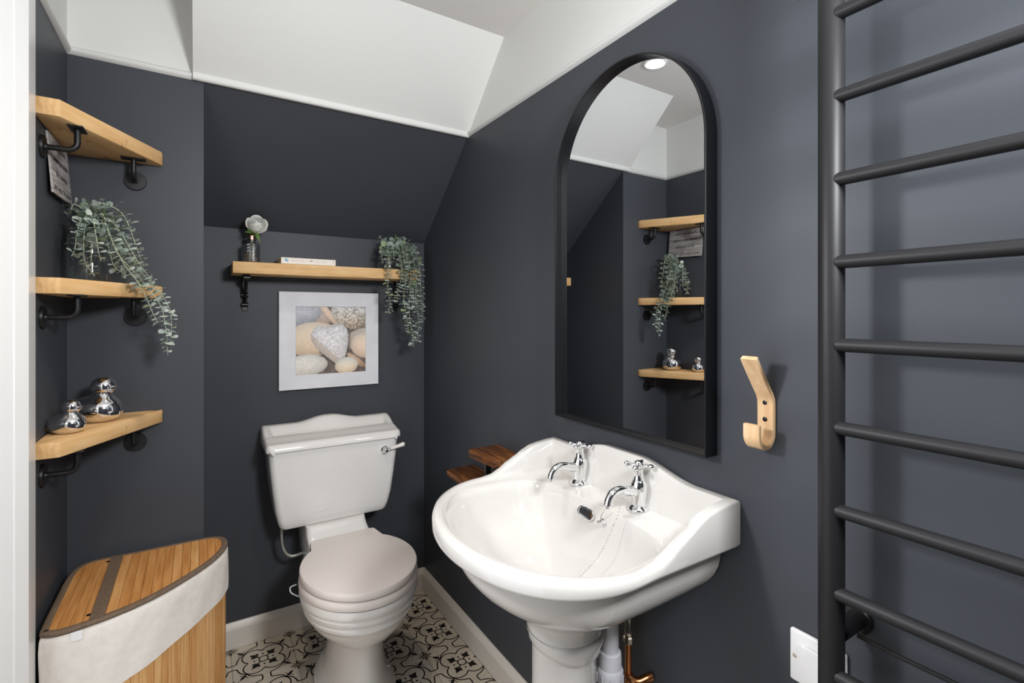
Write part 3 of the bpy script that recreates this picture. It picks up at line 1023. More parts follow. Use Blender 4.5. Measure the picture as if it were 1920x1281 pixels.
# braided supply hose under the cistern
g = G()
g.tube(spline([(0.262, 2.02, 0.470), (0.2615, 2.02, 0.42), (0.268, 2.02, 0.375), (0.287, 2.02, 0.345), (0.315, 2.02, 0.340), (0.36, 2.03, 0.345)], 6), 0.0062, 12)
obj('supply_hose', g, 'steel', toi)

# ------------------------------------------------------------------ arched mirror
my, mhw, mz0, mz1 = 0.8595, 0.2425, 0.969, 1.8467
spr = mz1 - mhw
def arch(inset_, n=40):
    r = mhw - inset_
    return [(my - r, mz0 + inset_)] + [(my + r, mz0 + inset_)] + [(my + r * math.cos(math.pi * i / n), spr + r * math.sin(math.pi * i / n)) for i in range(n + 1)]
mir = thing('arched_mirror', (XR, my, mz0), 'tall arched wall mirror in a thin black metal frame above the basin', 'mirror')
XF = 0.836
g = G()
r_ = lambda ins, x: [(x, y, z) for y, z in arch(ins)]
g.loft([r_(0.0, XR - 0.0005), r_(0.0, XF + 0.0008), r_(0.0008, XF), r_(0.0040, XF), r_(0.0045, XF + 0.0008), r_(0.0045, XR - 0.0005), r_(0.0, XR - 0.0005)], False, False)
obj('frame', g, 'framem', mir, smooth=30)
g = G()
p = arch(0.0044)
g.add([(XM, y, z) for y, z in p], [tuple(range(len(p)))])
g.add([(XM + 0.004, y, z) for y, z in p], [tuple(range(len(p)))])
obj('looking_glass', g, 'mirror', mir, smooth=0)

# ------------------------------------------------------------------ towel radiator
rx, ry = 0.790, 0.3685
rad = thing('towel_radiator', (XR, ry, 0.42), 'tall matt black ladder towel radiator on the right wall', 'radiator')
for yy in (ry, ry - 0.47):
    g = G()
    g.tube([(rx, yy, 0.42), (rx, yy, 0.424), (rx, yy, 1.956), (rx, yy, 1.96)], [0.014, 0.0172, 0.0172, 0.014], 28)
    obj('post', g, 'rad', rad, smooth=50)
for k in range(13):
    z = 1.9268 - 0.1203 * k
    g = G()
    g.tube([(rx - 0.005, ry - 0.0105, z), (rx - 0.005, ry - 0.4595, z)], 0.0098, 20)
    obj('rung', g, 'rad', rad, smooth=50)
for yy in (ry, ry - 0.47):
    for z in (0.775, 1.85):
        g = G()
        g.lathe([(0.0215, 0.0), (0.0215, 0.008), (0.020, 0.010), (0.0135, 0.010), (0.0135, 0.066)], (XR - 0.0005, yy - 0.001, z), (-1, 0, 0), 28)
        obj('wall_bracket', g, 'black', rad)
g = G()
g.tube(spline([(XR - 0.02, ry - 0.008, 0.758), (XR - 0.012, 0.30, 0.7525), (XR - 0.008, 0.20, 0.751), (XR - 0.008, 0.05, 0.749), (XR - 0.01, -0.09, 0.74)], 8), 0.0032, 10)
obj('flex', g, 'cable', rad)

# ------------------------------------------------------------------ coat hook of bent ply
hy_ = 0.5135
hk = thing('coat_hook', (XR, hy_, 1.06), 'bent pale plywood coat hook screwed to the charcoal wall', 'hook')
th = 0.0088
cl_ = [(0.0590, 1.1735), (0.0500, 1.1600), (0.0300, 1.1320), (0.0180, 1.1150), (0.0110, 1.1060), (0.0065, 1.0970), (0.0052, 1.0880), (0.0050, 1.0700), (0.0050, 1.0500), (0.0050, 1.0380)]
cl_ += [(0.0270 - 0.0220 * math.cos(math.radians(a)), 1.0365 - 0.0220 * math.sin(math.radians(a))) for a in range(12, 181, 12)]
cl_ += [(0.0490, 1.0440), (0.0490, 1.0560)]
P2 = [Vector(p) for p in cl_]
o_, i_ = [], []
for i, p in enumerate(P2):
    t = (P2[min(i + 1, len(P2) - 1)] - P2[max(i - 1, 0)]).normalized()
    n = Vector((-t.y, t.x)) * th / 2
    o_.append(p + n)
    i_.append(p - n)
poly = [(XR - q.x, q.y) for q in o_] + [(XR - q.x, q.y) for q in reversed(i_)]
rings = []
for yy, sh in ((hy_ - 0.0150, 0.0013), (hy_ - 0.0137, 0.0), (hy_ + 0.0137, 0.0), (hy_ + 0.0150, 0.0013)):
    rr = []
    nP = len(P2)
    for i, p in enumerate(P2):
        t = (P2[min(i + 1, nP - 1)] - P2[max(i - 1, 0)]).normalized()
        n = Vector((-t.y, t.x)) * (th / 2 - sh)
        e = t * sh * (1 if i == 0 else (-1 if i == nP - 1 else 0))
        rr.append(p + n + e)
    for i, p in reversed(list(enumerate(P2))):
        t = (P2[min(i + 1, nP - 1)] - P2[max(i - 1, 0)]).normalized()
        n = Vector((-t.y, t.x)) * (th / 2 - sh)
        e = t * sh * (1 if i == 0 else (-1 if i == nP - 1 else 0))
        rr.append(p - n + e)
    rings.append([(XR - q.x, yy, q.y) for q in rr])
g = G()
g.loft(rings, False, False)
nn = len(rings[0])
h2 = nn // 2
for base, flip in ((0, 0), (3 * nn, 1)):      # end faces as strips between the two offset sides
    g.f += [(base + i, base + i + 1, base + nn - 2 - i, base + nn - 1 - i) for i in range(h2 - 1)]
    g.mi += [0] * (h2 - 1)
obj('bent_strip', g, 'ply', hk, smooth=40)
for z in (1.0905, 1.0605):
    g = G()
    g.lathe([(0.0042, 0.0), (0.0042, 0.0004), (0.0034, 0.0009), (0.001, 0.0009)], (XR - 0.0098, hy_, z), (-1, 0, 0), 16)
    obj('screw', g, 'iron', hk)

# ------------------------------------------------------------------ fused outlet plate
so_ = thing('fused_spur', (XR, 0.4255, 0.66), 'white square fused switch plate low on the wall behind the radiator post', 'switch')
g = G()
g.box(XR - 0.0095, XR - 0.0003, 0.3815, 0.4695, 0.622, 0.710, 0.0035, seg=3)
pl = obj('plate', g, 'plastic', so_)
g = G()
g.box(XR - 0.0170, XR - 0.0085, 0.397, 0.4500, 0.600 + 0.024, 0.6935, 0.004, seg=3)
obj('raised_cover', g, 'plastic', so_)
g = G()
g.lathe([(0.0035, 0.0), (0.0035, 0.0006), (0.001, 0.0008)], (XR - 0.0094, 0.4605, 0.666), (-1, 0, 0), 12)
obj('screw', g, 'brass', so_)

# ------------------------------------------------------------------ stepped dark wood shelf behind the basin
st = thing('stepped_wall_shelf', (XR, 1.42, 0.66), 'two-tier scorched wood shelf on the wall behind the basin', 'shelf')
g = G()
g.prism([(XR - 0.0005, 1.311), (0.7600, 1.311), (0.7530, 1.462), (0.7650, 1.4735), (XR - 0.0005, 1.4755)], 0.779, 0.8005, 'z', bev=0.002)
obj('upper_board', g, 'burnt', st)
g = G()
g.prism([(XR - 0.0005, 1.36), (0.7560, 1.36), (0.7550, 1.636), (0.770, 1.652), (XR - 0.0005, 1.655)], 0.6655, 0.6855, 'z', bev=0.002)
obj('lower_board', g, 'burnt', st)
g = G()
g.box(0.800, 0.818, 1.425, 1.443, 0.6855, 0.779, 0.002)
obj('spacer', g, 'iron', st)

# ------------------------------------------------------------------ corner shelves
POLY = [(XL + 0.0005, YX - 0.0005), (XL + 0.0005, 1.386), (-0.2458, 1.387), (-0.0862, 1.6875), (-0.0852, YX - 0.0005)]
PC = (sum(p[0] for p in POLY) / 5, sum(p[1] for p in POLY) / 5)
def pipe_bracket(parent, zt, flange_at, dirn, plate_at, drop=0.050):
    """elbowed tube from a round wall flange up to a small plate under the board"""
    br = G()
    fx, fy = flange_at
    px_, py_ = plate_at
    zf = zt - drop
    br.lathe([(0.0250, 0.0), (0.0250, 0.004), (0.0240, 0.006), (0.008, 0.0065), (0.0072, 0.010)], (fx, fy, zf), (dirn[0], dirn[1], 0), 28)
    b = obj('flange', br, 'black', parent)
    d = Vector((dirn[0], dirn[1], 0))
    run = (Vector((px_, py_, 0)) - Vector((fx, fy, 0))).dot(d)
    R0 = 0.018
    pts = [Vector((fx, fy, zf)) + d * 0.004, Vector((fx, fy, zf)) + d * (run - R0)]
    for k in range(1, 9):
        a = math.radians(90 * k / 8)
        pts.append(Vector((fx, fy, zf)) + d * (run - R0 + R0 * math.sin(a)) + Vector((0, 0, R0 * (1 - math.cos(a)))))
    pts.append(Vector((px_ if dirn[0] else fx, py_ if dirn[1] else fy, zt - 0.003)))
    t = G()
    t.tube(pts, 0.0062, 14)
    obj('bracket_tube', t, 'black', b)
    p = G()
    if dirn[0]:
        p.box(px_ - 0.014, px_ + 0.014, fy - 0.027, fy + 0.027, zt - 0.0035, zt, 0.001, seg=1)
    else:
        p.box(fx - 0.027, fx + 0.027, py_ - 0.014, py_ + 0.014, zt - 0.0035, zt, 0.001, seg=1)
    obj('bracket_plate', p, 'black', b)

for ztop, thk, lab in ((1.7005, 0.0365, 'pine corner shelf on black pipe brackets, topmost, with the verse sign beneath'),
                       (1.3265, 0.034, 'pine corner shelf holding the jar of eucalyptus, middle of three'),
                       (0.9815, 0.033, 'pine corner shelf holding the two silver ducks, lowest of three')):
    s_ = thing('corner_shelf', (XL, YX, ztop - thk), lab, 'shelf', 'pine corner shelves')
    g = G()
    g.prism(POLY, ztop - thk, ztop, 'z', bev=0.0025)
    obj('board', g, 'pine_diag', s_)
    zt = ztop - thk
    pipe_bracket(s_, zt, (XL + 0.0003, 1.4555), (1, 0), (-0.2285, 1.4555))
    pipe_bracket(s_, zt, (-0.1462, YX - 0.0003), (0, -1), (-0.1462, 1.6560))

# ------------------------------------------------------------------ long shelf over the toilet
SZ, SZ0 = 1.4350, 1.3935
ls = thing('wall_shelf', (0.44, YB, SZ0), 'long pine shelf over the picture, on black scroll brackets', 'shelf')
g = G()
g.box(0.1005, 0.790, 1.985, YB - 0.0005, SZ0, SZ, 0.003)
obj('board', g, 'pine_x', ls)
for bx in (0.148, 0.735):
    g = G()
    # back strap, top strap and scroll strut
    g.box(bx - 0.009, bx + 0.009, YB - 0.006, YB - 0.0008, 1.262, SZ0 - 0.0005, 0.0012, seg=1)
    g.box(bx - 0.009, bx + 0.009, 2.020, YB - 0.006, SZ0 - 0.0055, SZ0 - 0.0005, 0.0012, seg=1)
    b = obj('bracket', g, 'iron', ls)
    prof_ = [(2.030, SZ0 - 0.008), (2.040, SZ0 - 0.022), (2.062, SZ0 - 0.026), (2.074, SZ0 - 0.040), (2.090, SZ0 - 0.060), (2.108, SZ0 - 0.066), (2.118, SZ0 - 0.080), (2.126, SZ0 - 0.098)]
    pts = spline([(bx, y, z) for y, z in prof_], 5)
    g = G()
    g.tube(pts, 0.0065, 8)
    obj('bracket_scroll', g, 'iron', b)
    for z, yy, rr in ((SZ0 - 0.012, 2.034, 0.0105), (SZ0 - 0.072, YB - 0.012, 0.0100), (1.285, YB - 0.010, 0.0085)):
        g = G()
        g.tube([(bx - 0.011, yy, z), (bx + 0.011, yy, z)], rr, 14)
        obj('bracket_curl', g, 'iron', b)

# ------------------------------------------------------------------ pebble picture
pic = thing('framed_picture', (0.460, YB, 0.950), 'square white framed picture of a heart-shaped pebble above the cistern', 'picture')
FX0, FX1, FZ0, FZ1 = 0.2645, 0.6555, 0.950, 1.338
IX0, IX1, IZ0, IZ1 = 0.3265, 0.6005, 1.0070, 1.2785
YFR = 2.1155
def rect_ring(x0, x1, z0, z1, y):
    return [(x0, y, z0), (x1, y, z0), (x1, y, z1), (x0, y, z1)]
g = G()
g.loft([rect_ring(FX0, FX1, FZ0, FZ1, YB - 0.001), rect_ring(FX0, FX1, FZ0, FZ1, YFR + 0.0015), rect_ring(FX0 + 0.0015, FX1 - 0.0015, FZ0 + 0.0015, FZ1 - 0.0015, YFR),
        rect_ring(IX0 - 0.002, IX1 + 0.002, IZ0 - 0.002, IZ1 + 0.002, YFR + 0.0003), rect_ring(IX0, IX1, IZ0, IZ1, YFR + 0.0025), rect_ring(IX0, IX1, IZ0, IZ1, YFR + 0.006)], False, False)
obj('frame', g, 'frame', pic, smooth=0)

def pebble_print(n=170):
    rng = np.random.default_rng(5)
    U, V = np.meshgrid((np.arange(n) + 0.5) / n, (np.arange(n) + 0.5) / n)   # u right, v down
    def vnoise(k):
        gr = rng.random((k + 2, k + 2))
        x, y = U * k, V * k
        i, j = x.astype(int), y.astype(int)
        fx, fy = x - i, y - j
        fx, fy = fx * fx * (3 - 2 * fx), fy * fy * (3 - 2 * fy)
        return (gr[j, i] * (1 - fx) + gr[j, i + 1] * fx) * (1 - fy) + (gr[j + 1, i] * (1 - fx) + gr[j + 1, i + 1] * fx) * fy
    n1, n2, n3 = vnoise(12), vnoise(40), vnoise(80)
    img = np.zeros((n, n, 3)) + np.array([112, 98, 92])
    img += (n2[..., None] - 0.5) * 40
    def paint(r, base, low, spk=18, edge=0.0):
        """r is 0 at the middle of the stone, 1 at its rim; base at the top, low colour at the foot"""
        ins = r < 1
        dome = np.sqrt(np.clip(1 - r ** 2, 0, 1))
        t = np.clip((V - V[ins].min()) / max(1e-6, V[ins].max() - V[ins].min()), 0, 1)[..., None]
        c = np.array(base) * (1 - t) + np.array(low) * t
        c = c * (0.84 + 0.24 * dome[..., None]) + ((n2 - 0.5) * spk + (n3 - 0.5) * spk)[..., None]
        img[ins] = c[ins]
        return ins
    def el(cu, cv, au, av, rot=0):
        a = math.radians(rot)
        x, y = U - cu, V - cv
        return np.sqrt(((x * math.cos(a) + y * math.sin(a)) / au) ** 2 + ((-x * math.sin(a) + y * math.cos(a)) / av) ** 2)
    paint(el(0.33, 0.14, 0.17, 0.13, 25), (168, 162, 166), (176, 150, 132))
    paint(el(0.06, 0.12, 0.30, 0.17, -14), (186, 187, 194), (140, 142, 150), 16)
    paint(el(0.45, 0.10, 0.05, 0.24, -38), (222, 200, 178), (206, 176, 150), 10)
    ins = paint(el(0.80, 0.09, 0.31, 0.245, 12), (226, 224, 220), (206, 184, 158), 12)
    spk = np.clip((n2 * 0.5 + n3 * 0.6 + (U - 0.62) * 0.5 - 0.55) * 6, 0, 1)[..., None]
    img[ins] = (img * (1 - 0.34 * spk))[ins]
    paint(el(0.95, 0.50, 0.26, 0.17, -14), (200, 192, 182), (150, 134, 120), 22)
    paint(el(0.97, 0.60, 0.20, 0.18, 35), (232, 214, 196), (216, 188, 166), 8)
    paint(el(0.24, 0.48, 0.40, 0.255, -4), (226, 212, 192), (208, 184, 154), 10)
    paint(el(0.86, 0.82, 0.18, 0.05, 38), (206, 178, 150), (170, 138, 110), 18)
    paint(el(0.13, 0.865, 0.31, 0.160, -4), (224, 222, 216), (206, 200, 190), 14)
    # heart-shaped stone in the middle
    hp = np.array([(0.475, 0.285), (0.53, 0.262), (0.60, 0.252), (0.67, 0.275), (0.72, 0.33), (0.745, 0.42), (0.74, 0.55), (0.715, 0.70), (0.68, 0.80), (0.60, 0.845), (0.55, 0.855), (0.47, 0.79), (0.37, 0.70), (0.27, 0.60), (0.21, 0.50), (0.20, 0.42), (0.235, 0.33), (0.30, 0.285), (0.38, 0.285), (0.43, 0.30)])
    inside = np.zeros((n, n), bool)
    dist = np.full((n, n), 9.0)
    for k in range(len(hp)):
        a, b = hp[k], hp[(k + 1) % len(hp)]
        cond = ((a[1] > V) != (b[1] > V)) & (U < (b[0] - a[0]) * (V - a[1]) / (b[1] - a[1] + 1e-12) + a[0])
        inside ^= cond
        d = b - a
        t = np.clip(((U - a[0]) * d[0] + (V - a[1]) * d[1]) / d.dot(d), 0, 1)
        dist = np.minimum(dist, np.hypot(U - a[0] - t * d[0], V - a[1] - t * d[1]))
    sh = (~inside) & (dist < 0.035) & (V > U * -0.9 + 0.95)
    img[sh] *= (0.55 + 12 * dist[sh])[:, None]
    r = np.where(inside, 1 - np.clip(dist / 0.20, 0, 0.999), 2)
    paint(r, (214, 214, 218), (208, 202, 200), 34)
    low = inside & (V > 0.42 + (U - 0.22) * 0.95)
    img[low] = img[low] * 0.35 + np.array([216, 196, 180]) * 0.65 * (0.85 + 0.15 * (1 - r[low]))[:, None]
    paint(el(0.715, 0.89, 0.172, 0.125, -8), (222, 222, 216), (228, 204, 172), 10)
    # worn lettering: two short rows at upper left, a pale stamp at upper right
    for v0 in (0.075, 0.105):
        row = (abs(V - v0) < 0.009) & (U < 0.22) & (n3 > 0.42)
        img[row] = img[row] * 0.4 + 225 * 0.6
    st_ = (U > 0.885) & (U < 0.985) & (V > 0.02) & (V < 0.075) & (n3 > 0.45)
    img[st_] = img[st_] * 0.25 + 240 * 0.75
    return np.clip(img, 0, 255)

n = 170
img = pebble_print(n) / 255.0
lin = np.where(img <= 0.04045, img / 12.92, ((img + 0.055) / 1.055) ** 2.4)
vs, fs = [], []
yp = YFR + 0.0055
for j in range(n + 1):
    for i in range(n + 1):
        vs.append((IX0 + (IX1 - IX0) * i / n, yp, IZ1 - (IZ1 - IZ0) * j / n))
for j in range(n):
    for i in range(n):
        fs.append((j * (n + 1) + i, (j + 1) * (n + 1) + i, (j + 1) * (n + 1) + i + 1, j * (n + 1) + i + 1))
g = G()
g.add(vs, fs)
me = bpy.data.meshes.new('pebble_print')
off = wpos(pic)
me.from_pydata([tuple(Vector(v) - off) for v in vs], [], fs)
ca = me.color_attributes.new('Print', 'FLOAT_COLOR', 'CORNER')
buf = np.ones((n * n, 4, 4), np.float32)
buf[:, :, :3] = lin.reshape(n * n, 1, 3)
ca.data.foreach_set('color', buf.ravel())
me.materials.append(M['print'])
po = bpy.data.objects.new('pebble_print', me)
COL.objects.link(po)
po.parent = pic

# ------------------------------------------------------------------ book lying on the shelf
bk = thing('paperback_book', (0.353, 2.06, SZ), 'cream paperback lying flat on the long shelf, spine outward', 'book')
g = G()
bx0, bx1, by0, by1, bz = 0.2570, 0.4500, 1.9955, 2.122, SZ + 0.0003
g.box(bx0, bx1, by0, by0 + 0.0012, bz, bz + 0.0245)
g.box(bx0, bx1, by0, by1, bz, bz + 0.0009)
g.box(bx0, bx1, by0, by1, bz + 0.0236, bz + 0.0245)
cv = obj('cover', g, 'paper', bk, smooth=0)
g = G()
g.box(bx0 + 0.001, bx1 - 0.001, by0 + 0.0012, by1 - 0.001, bz + 0.0009, bz + 0.0236)
obj('pages', g, 'pages', bk, smooth=0)
yy = by0 - 0.0002
def dash(g, pts, wd=0.0012):
    for a, b in zip(pts, pts[1:]):
        d = Vector((b[0] - a[0], b[1] - a[1]))
        n_ = Vector((-d.y, d.x)).normalized() * wd / 2
        g.add([(a[0] - n_.x, yy, a[1] - n_.y), (b[0] - n_.x, yy, b[1] - n_.y), (b[0] + n_.x, yy, b[1] + n_.y), (a[0] + n_.x, yy, a[1] + n_.y)], [(0, 1, 2, 3)])
g = G()
cz = bz + 0.0145
g.add([(bx0 + 0.009, yy, cz + 0.002), (bx0 + 0.018, yy, cz + 0.007), (bx0 + 0.021, yy, cz + 0.001), (bx0 + 0.026, yy, cz - 0.002), (bx0 + 0.020, yy, cz - 0.007), (bx0 + 0.013, yy, cz - 0.002)], [(0, 1, 2, 3, 4, 5)])
obj('spine_emblem', g, 'inkblue', cv, smooth=0)
g = G()
random.seed(11)
u = bx0 + 0.034
for word in (5, 5, 1):                      # title in faint, unreadable script
    for k in range(word):
        h = random.choice((0.004, 0.004, 0.0075))
        dash(g, [(u, cz - 0.004), (u + 0.0006, cz - 0.004 + h), (u + 0.002, cz - 0.003 + h * 0.5), (u + 0.0028, cz - 0.004)], 0.0008)
        u += 0.0044
    u += 0.004
obj('spine_title', g, 'inkpink', cv, smooth=0)
g = G()
dash(g, [(bx0 + 0.099, cz - 0.002), (bx0 + 0.102, cz + 0.0015), (bx0 + 0.104, cz - 0.0015), (bx0 + 0.107, cz + 0.002), (bx0 + 0.109, cz - 0.001)], 0.002)
obj('spine_ornament', g, 'inkdark', cv, smooth=0)
g = G()
u = bx0 + 0.116
for k in range(12):
    if k != 5:
        dash(g, [(u, cz - 0.003), (u + 0.0010, cz + 0.001), (u + 0.0022, cz - 0.003)], 0.0007)
    u += 0.0038
obj('spine_author', g, 'inkgrey', cv, smooth=0)
g = G()
dash(g, [(bx1 - 0.008, cz - 0.005), (bx1 - 0.008, cz + 0.004)], 0.003)
obj('spine_mark', g, 'inkgrey', cv, smooth=0)

# ------------------------------------------------------------------ cut-glass bottle with a white rose
VX, VY = 0.1655, 2.055
bt = thing('glass_bottle', (VX, VY, SZ), 'small cut-glass bottle holding the white rose, left end of the long shelf', 'bottle')
g = G()
seg = 20
rings = []
for k in range(13):
    h = 0.002 + 0.066 * k / 12
    rings.append([(VX + (0.0265 + 0.0013 * (1 if (i + k) % 2 else -1)) * math.cos(2 * math.pi * i / seg), VY + (0.0265 + 0.0013 * (1 if (i + k) % 2 else -1)) * math.sin(2 * math.pi * i / seg), SZ + h) for i in range(seg)])
def circ(r, h):
    return [(VX + r * math.cos(2 * math.pi * i / seg), VY + r * math.sin(2 * math.pi * i / seg), SZ + h) for i in range(seg)]
outer = [circ(0.022, 0.0003), circ(0.026, 0.002)] + rings + [circ(0.024, 0.073), circ(0.014, 0.078), circ(0.0125, 0.083), circ(0.0125, 0.098)]
inner = [circ(0.0108, 0.098), circ(0.0108, 0.084), circ(0.013, 0.0775), circ(0.0225, 0.071), circ(0.0235, 0.008), circ(0.018, 0.005)]
g.loft(outer + inner, True, True)
obj('glass_body', g, 'cutglass', bt, smooth=0)
g = G()
g.lathe([(0.0130, 0.086), (0.0150, 0.087), (0.0155, 0.092), (0.0145, 0.097), (0.0150, 0.101), (0.0135, 0.104), (0.0115, 0.104), (0.0115, 0.086)], (VX, VY, SZ), seg=24, cap=False)
obj('neck_band', g, 'rosegold', bt)

rc = Vector((0.1815, 2.043, 1.5785))
rose = thing('white_rose', (VX, VY, SZ + 0.01), 'single white artificial rose in the small glass bottle', 'flower')
g = G()
g.tube(spline([(VX, VY, SZ + 0.012), (VX + 0.002, VY, SZ + 0.06), (VX + 0.006, VY - 0.003, SZ + 0.105), (rc.x - 0.002, rc.y + 0.006, rc.z - 0.025)], 6), 0.0019, 8)
obj('stem', g, 'green', rose)
ROSE_Q = Vector((0.08, -0.80, 0.36)).normalized().to_track_quat('Z', 'Y')
def petal(R0, phi0, phi1, width, az, lift, flare):
    """spherical-shell petal of the bloom; flare rolls its lip outwards"""
    g = G()
    nu, nv = 9, 8
    vs = []
    for layer in (0, 1):
        for j in range(nv):
            v = j / (nv - 1)
            wv = width * (0.35 + 0.65 * math.sin(math.pi * min(1.0, 0.12 + v * 0.70)))
            for i in range(nu):
                u = -1 + 2 * i / (nu - 1)
                ph = math.radians(phi0 + (phi1 - phi0) * v - 14 * u * u * v)
                rr = R0 + layer * 0.0006 + 0.0012 * u * math.sin(az * 7)
                fl = flare * sst(0.70, 1.0, v) * (1 - 0.35 * u * u)
                p = Vector((rr * math.sin(ph) + fl, 0, -rr * math.cos(ph) * 0.92 + lift))
                a_ = az + u * wv
                vs.append(tuple(rc + ROSE_Q @ Vector((p.x * math.cos(a_), p.x * math.sin(a_), p.z))))
    n1_ = nu * nv
    fs = []
    for layer in (0, 1):
        for j in range(nv - 1):
            for i in range(nu - 1):
                b = layer * n1_ + j * nu + i
                fs.append((b, b + 1, b + nu + 1, b + nu))
    edge = [i for i in range(nu)] + [j * nu + nu - 1 for j in range(1, nv)] + [(nv - 1) * nu + i for i in range(nu - 2, -1, -1)] + [j * nu for j in range(nv - 2, 0, -1)]
    fs += [(edge[k], edge[(k + 1) % len(edge)], n1_ + edge[(k + 1) % len(edge)], n1_ + edge[k]) for k in range(len(edge))]
    g.add(vs, fs)
    obj('petal', g, 'petal', rose, smooth=50)
for k in range(3):
    petal(0.0085, 30, 150, 1.25, 0.4 + k * 2.1, 0.014, 0.0)
for k in range(4):
    petal(0.0150, 25, 138, 1.05, 0.9 + k * 1.57, 0.010, 0.0005)
for k in range(5):
    petal(0.0215, 20, 126, 0.90, 0.2 + k * 1.26, 0.006, 0.001)
for k in range(5):
    petal(0.0275, 15, 116, 0.85, 0.8 + k * 1.26, 0.003, 0.002)
for k in range(5):
    petal(0.0325, 10, 102, 0.80, 0.3 + k * 1.26, 0.0, 0.0055)
def leaf_geo(g, a, b, wd, up=(0, 0, 1), n=6):
    A, B = Vector(a), Vector(b)
    d = (B - A)
    s_ = d.cross(Vector(up)).normalized()
    nrm = s_.cross(d).normalized()
    top, lo = [], []
    for i in range(n + 1):
        t = i / n
        h = wd * math.sin(math.pi * t ** 0.8)
        c = A + d * t + nrm * (0.12 * d.length * math.sin(math.pi * t))
        top.append(c + s_ * h + nrm * h * 0.25)
        lo.append(c - s_ * h + nrm * h * 0.25)
    mid = [A + d * (i / n) + nrm * (0.12 * d.length * math.sin(math.pi * i / n)) for i in range(n + 1)]
    vs = top + mid + lo
    m = n + 1
    fs = [(i, i + 1, m + i + 1, m + i) for i in range(n)] + [(m + i, m + i + 1, 2 * m + i + 1, 2 * m + i) for i in range(n)]
    g.add(vs, fs)
for a, b, wd in (((0.172, 2.048, 1.548), (0.148, 2.03, 1.556), 0.005), ((0.176, 2.046, 1.553), (0.190, 2.036, 1.522), 0.005), ((0.174, 2.046, 1.545), (0.193, 2.034, 1.512), 0.0045), ((0.170, 2.048, 1.545), (0.140, 2.03, 1.546), 0.004)):
    g = G()
    leaf_geo(g, a, b, wd, (0, -1, 0.3))
    obj('sepal', g, 'green', rose)

# ------------------------------------------------------------------ eucalyptus in glass jars
def jar(x, y, z, r, h, label):
    t = thing('glass_jar', (x, y, z), label, 'jar', 'jars of eucalyptus')
    g = G()
    g.lathe([(r - 0.004, 0.0003), (r, 0.004), (r, h - 0.022), (r * 0.86, h - 0.012), (r * 0.82, h - 0.008), (r * 0.84, h - 0.002), (r * 0.82, h),
             (r * 0.76, h), (r * 0.76, h - 0.009), (r * 0.80, h - 0.013), (r - 0.003, h - 0.024), (r - 0.003, 0.007), (r - 0.008, 0.005)], (x, y, z), seg=32)
    obj('glass_body', g, 'glass', t, smooth=50)
    g = G()
    g.tube([(x + r * 0.86 * math.cos(a), y + r * 0.86 * math.sin(a), z + h - 0.0105) for a in [2 * math.pi * i / 28 for i in range(29)]], 0.0014, 6)
    obj('wire_rim', g, 'chrome', t)
    return t
jar(-0.228, 1.602, 1.3265, 0.043, 0.135, 'clear glass jar of trailing eucalyptus in the shelf corner by the door')
jar(0.678, 2.048, SZ, 0.038, 0.082, 'clear ribbed glass jar of eucalyptus at the right end of the long shelf')

def leaf_mesh(name, ln, wd, cup, m):
    """oval cupped leaf lying along +x from its stalk at the origin"""
    me = bpy.data.meshes.new(name)
    n = 5
    vs, fs = [], []
    for i in range(n + 1):
        t = i / n
        x = ln * (0.10 + 0.90 * t)
        h = wd / 2 * math.sqrt(max(0, 1 - (2 * t - 1) ** 2)) if 0 < i < n else wd * 0.04
        zc = cup * math.sin(math.pi * t)
        vs += [(x, -h, zc + cup * 0.6 * (h / wd)), (x, 0, zc), (x, h, zc + cup * 0.6 * (h / wd))]
    vs.append((0, 0, 0))
    for i in range(n):
        for k in (0, 1):
            a = i * 3 + k
            fs.append((a, a + 1, a + 4, a + 3))
    fs.append((len(vs) - 1, 1, 0))
    fs.append((len(vs) - 1, 2, 1))
    me.from_pydata(vs, [], fs)
    me.polygons.foreach_set('use_smooth', [True] * len(me.polygons))
    me.materials.append(M[m])
    return me
LEAVES = [leaf_mesh('leaf', 0.0265, 0.0235, 0.0026, 'leaf'), leaf_mesh('leaf', 0.0240, 0.0205, 0.0022, 'leafp'), leaf_mesh('leaf', 0.0310, 0.0275, 0.0032, 'leaf'), leaf_mesh('leaf', 0.0220, 0.0185, 0.0016, 'leafp'), leaf_mesh('leaf', 0.0250, 0.0225, 0.002, 'leafg')]

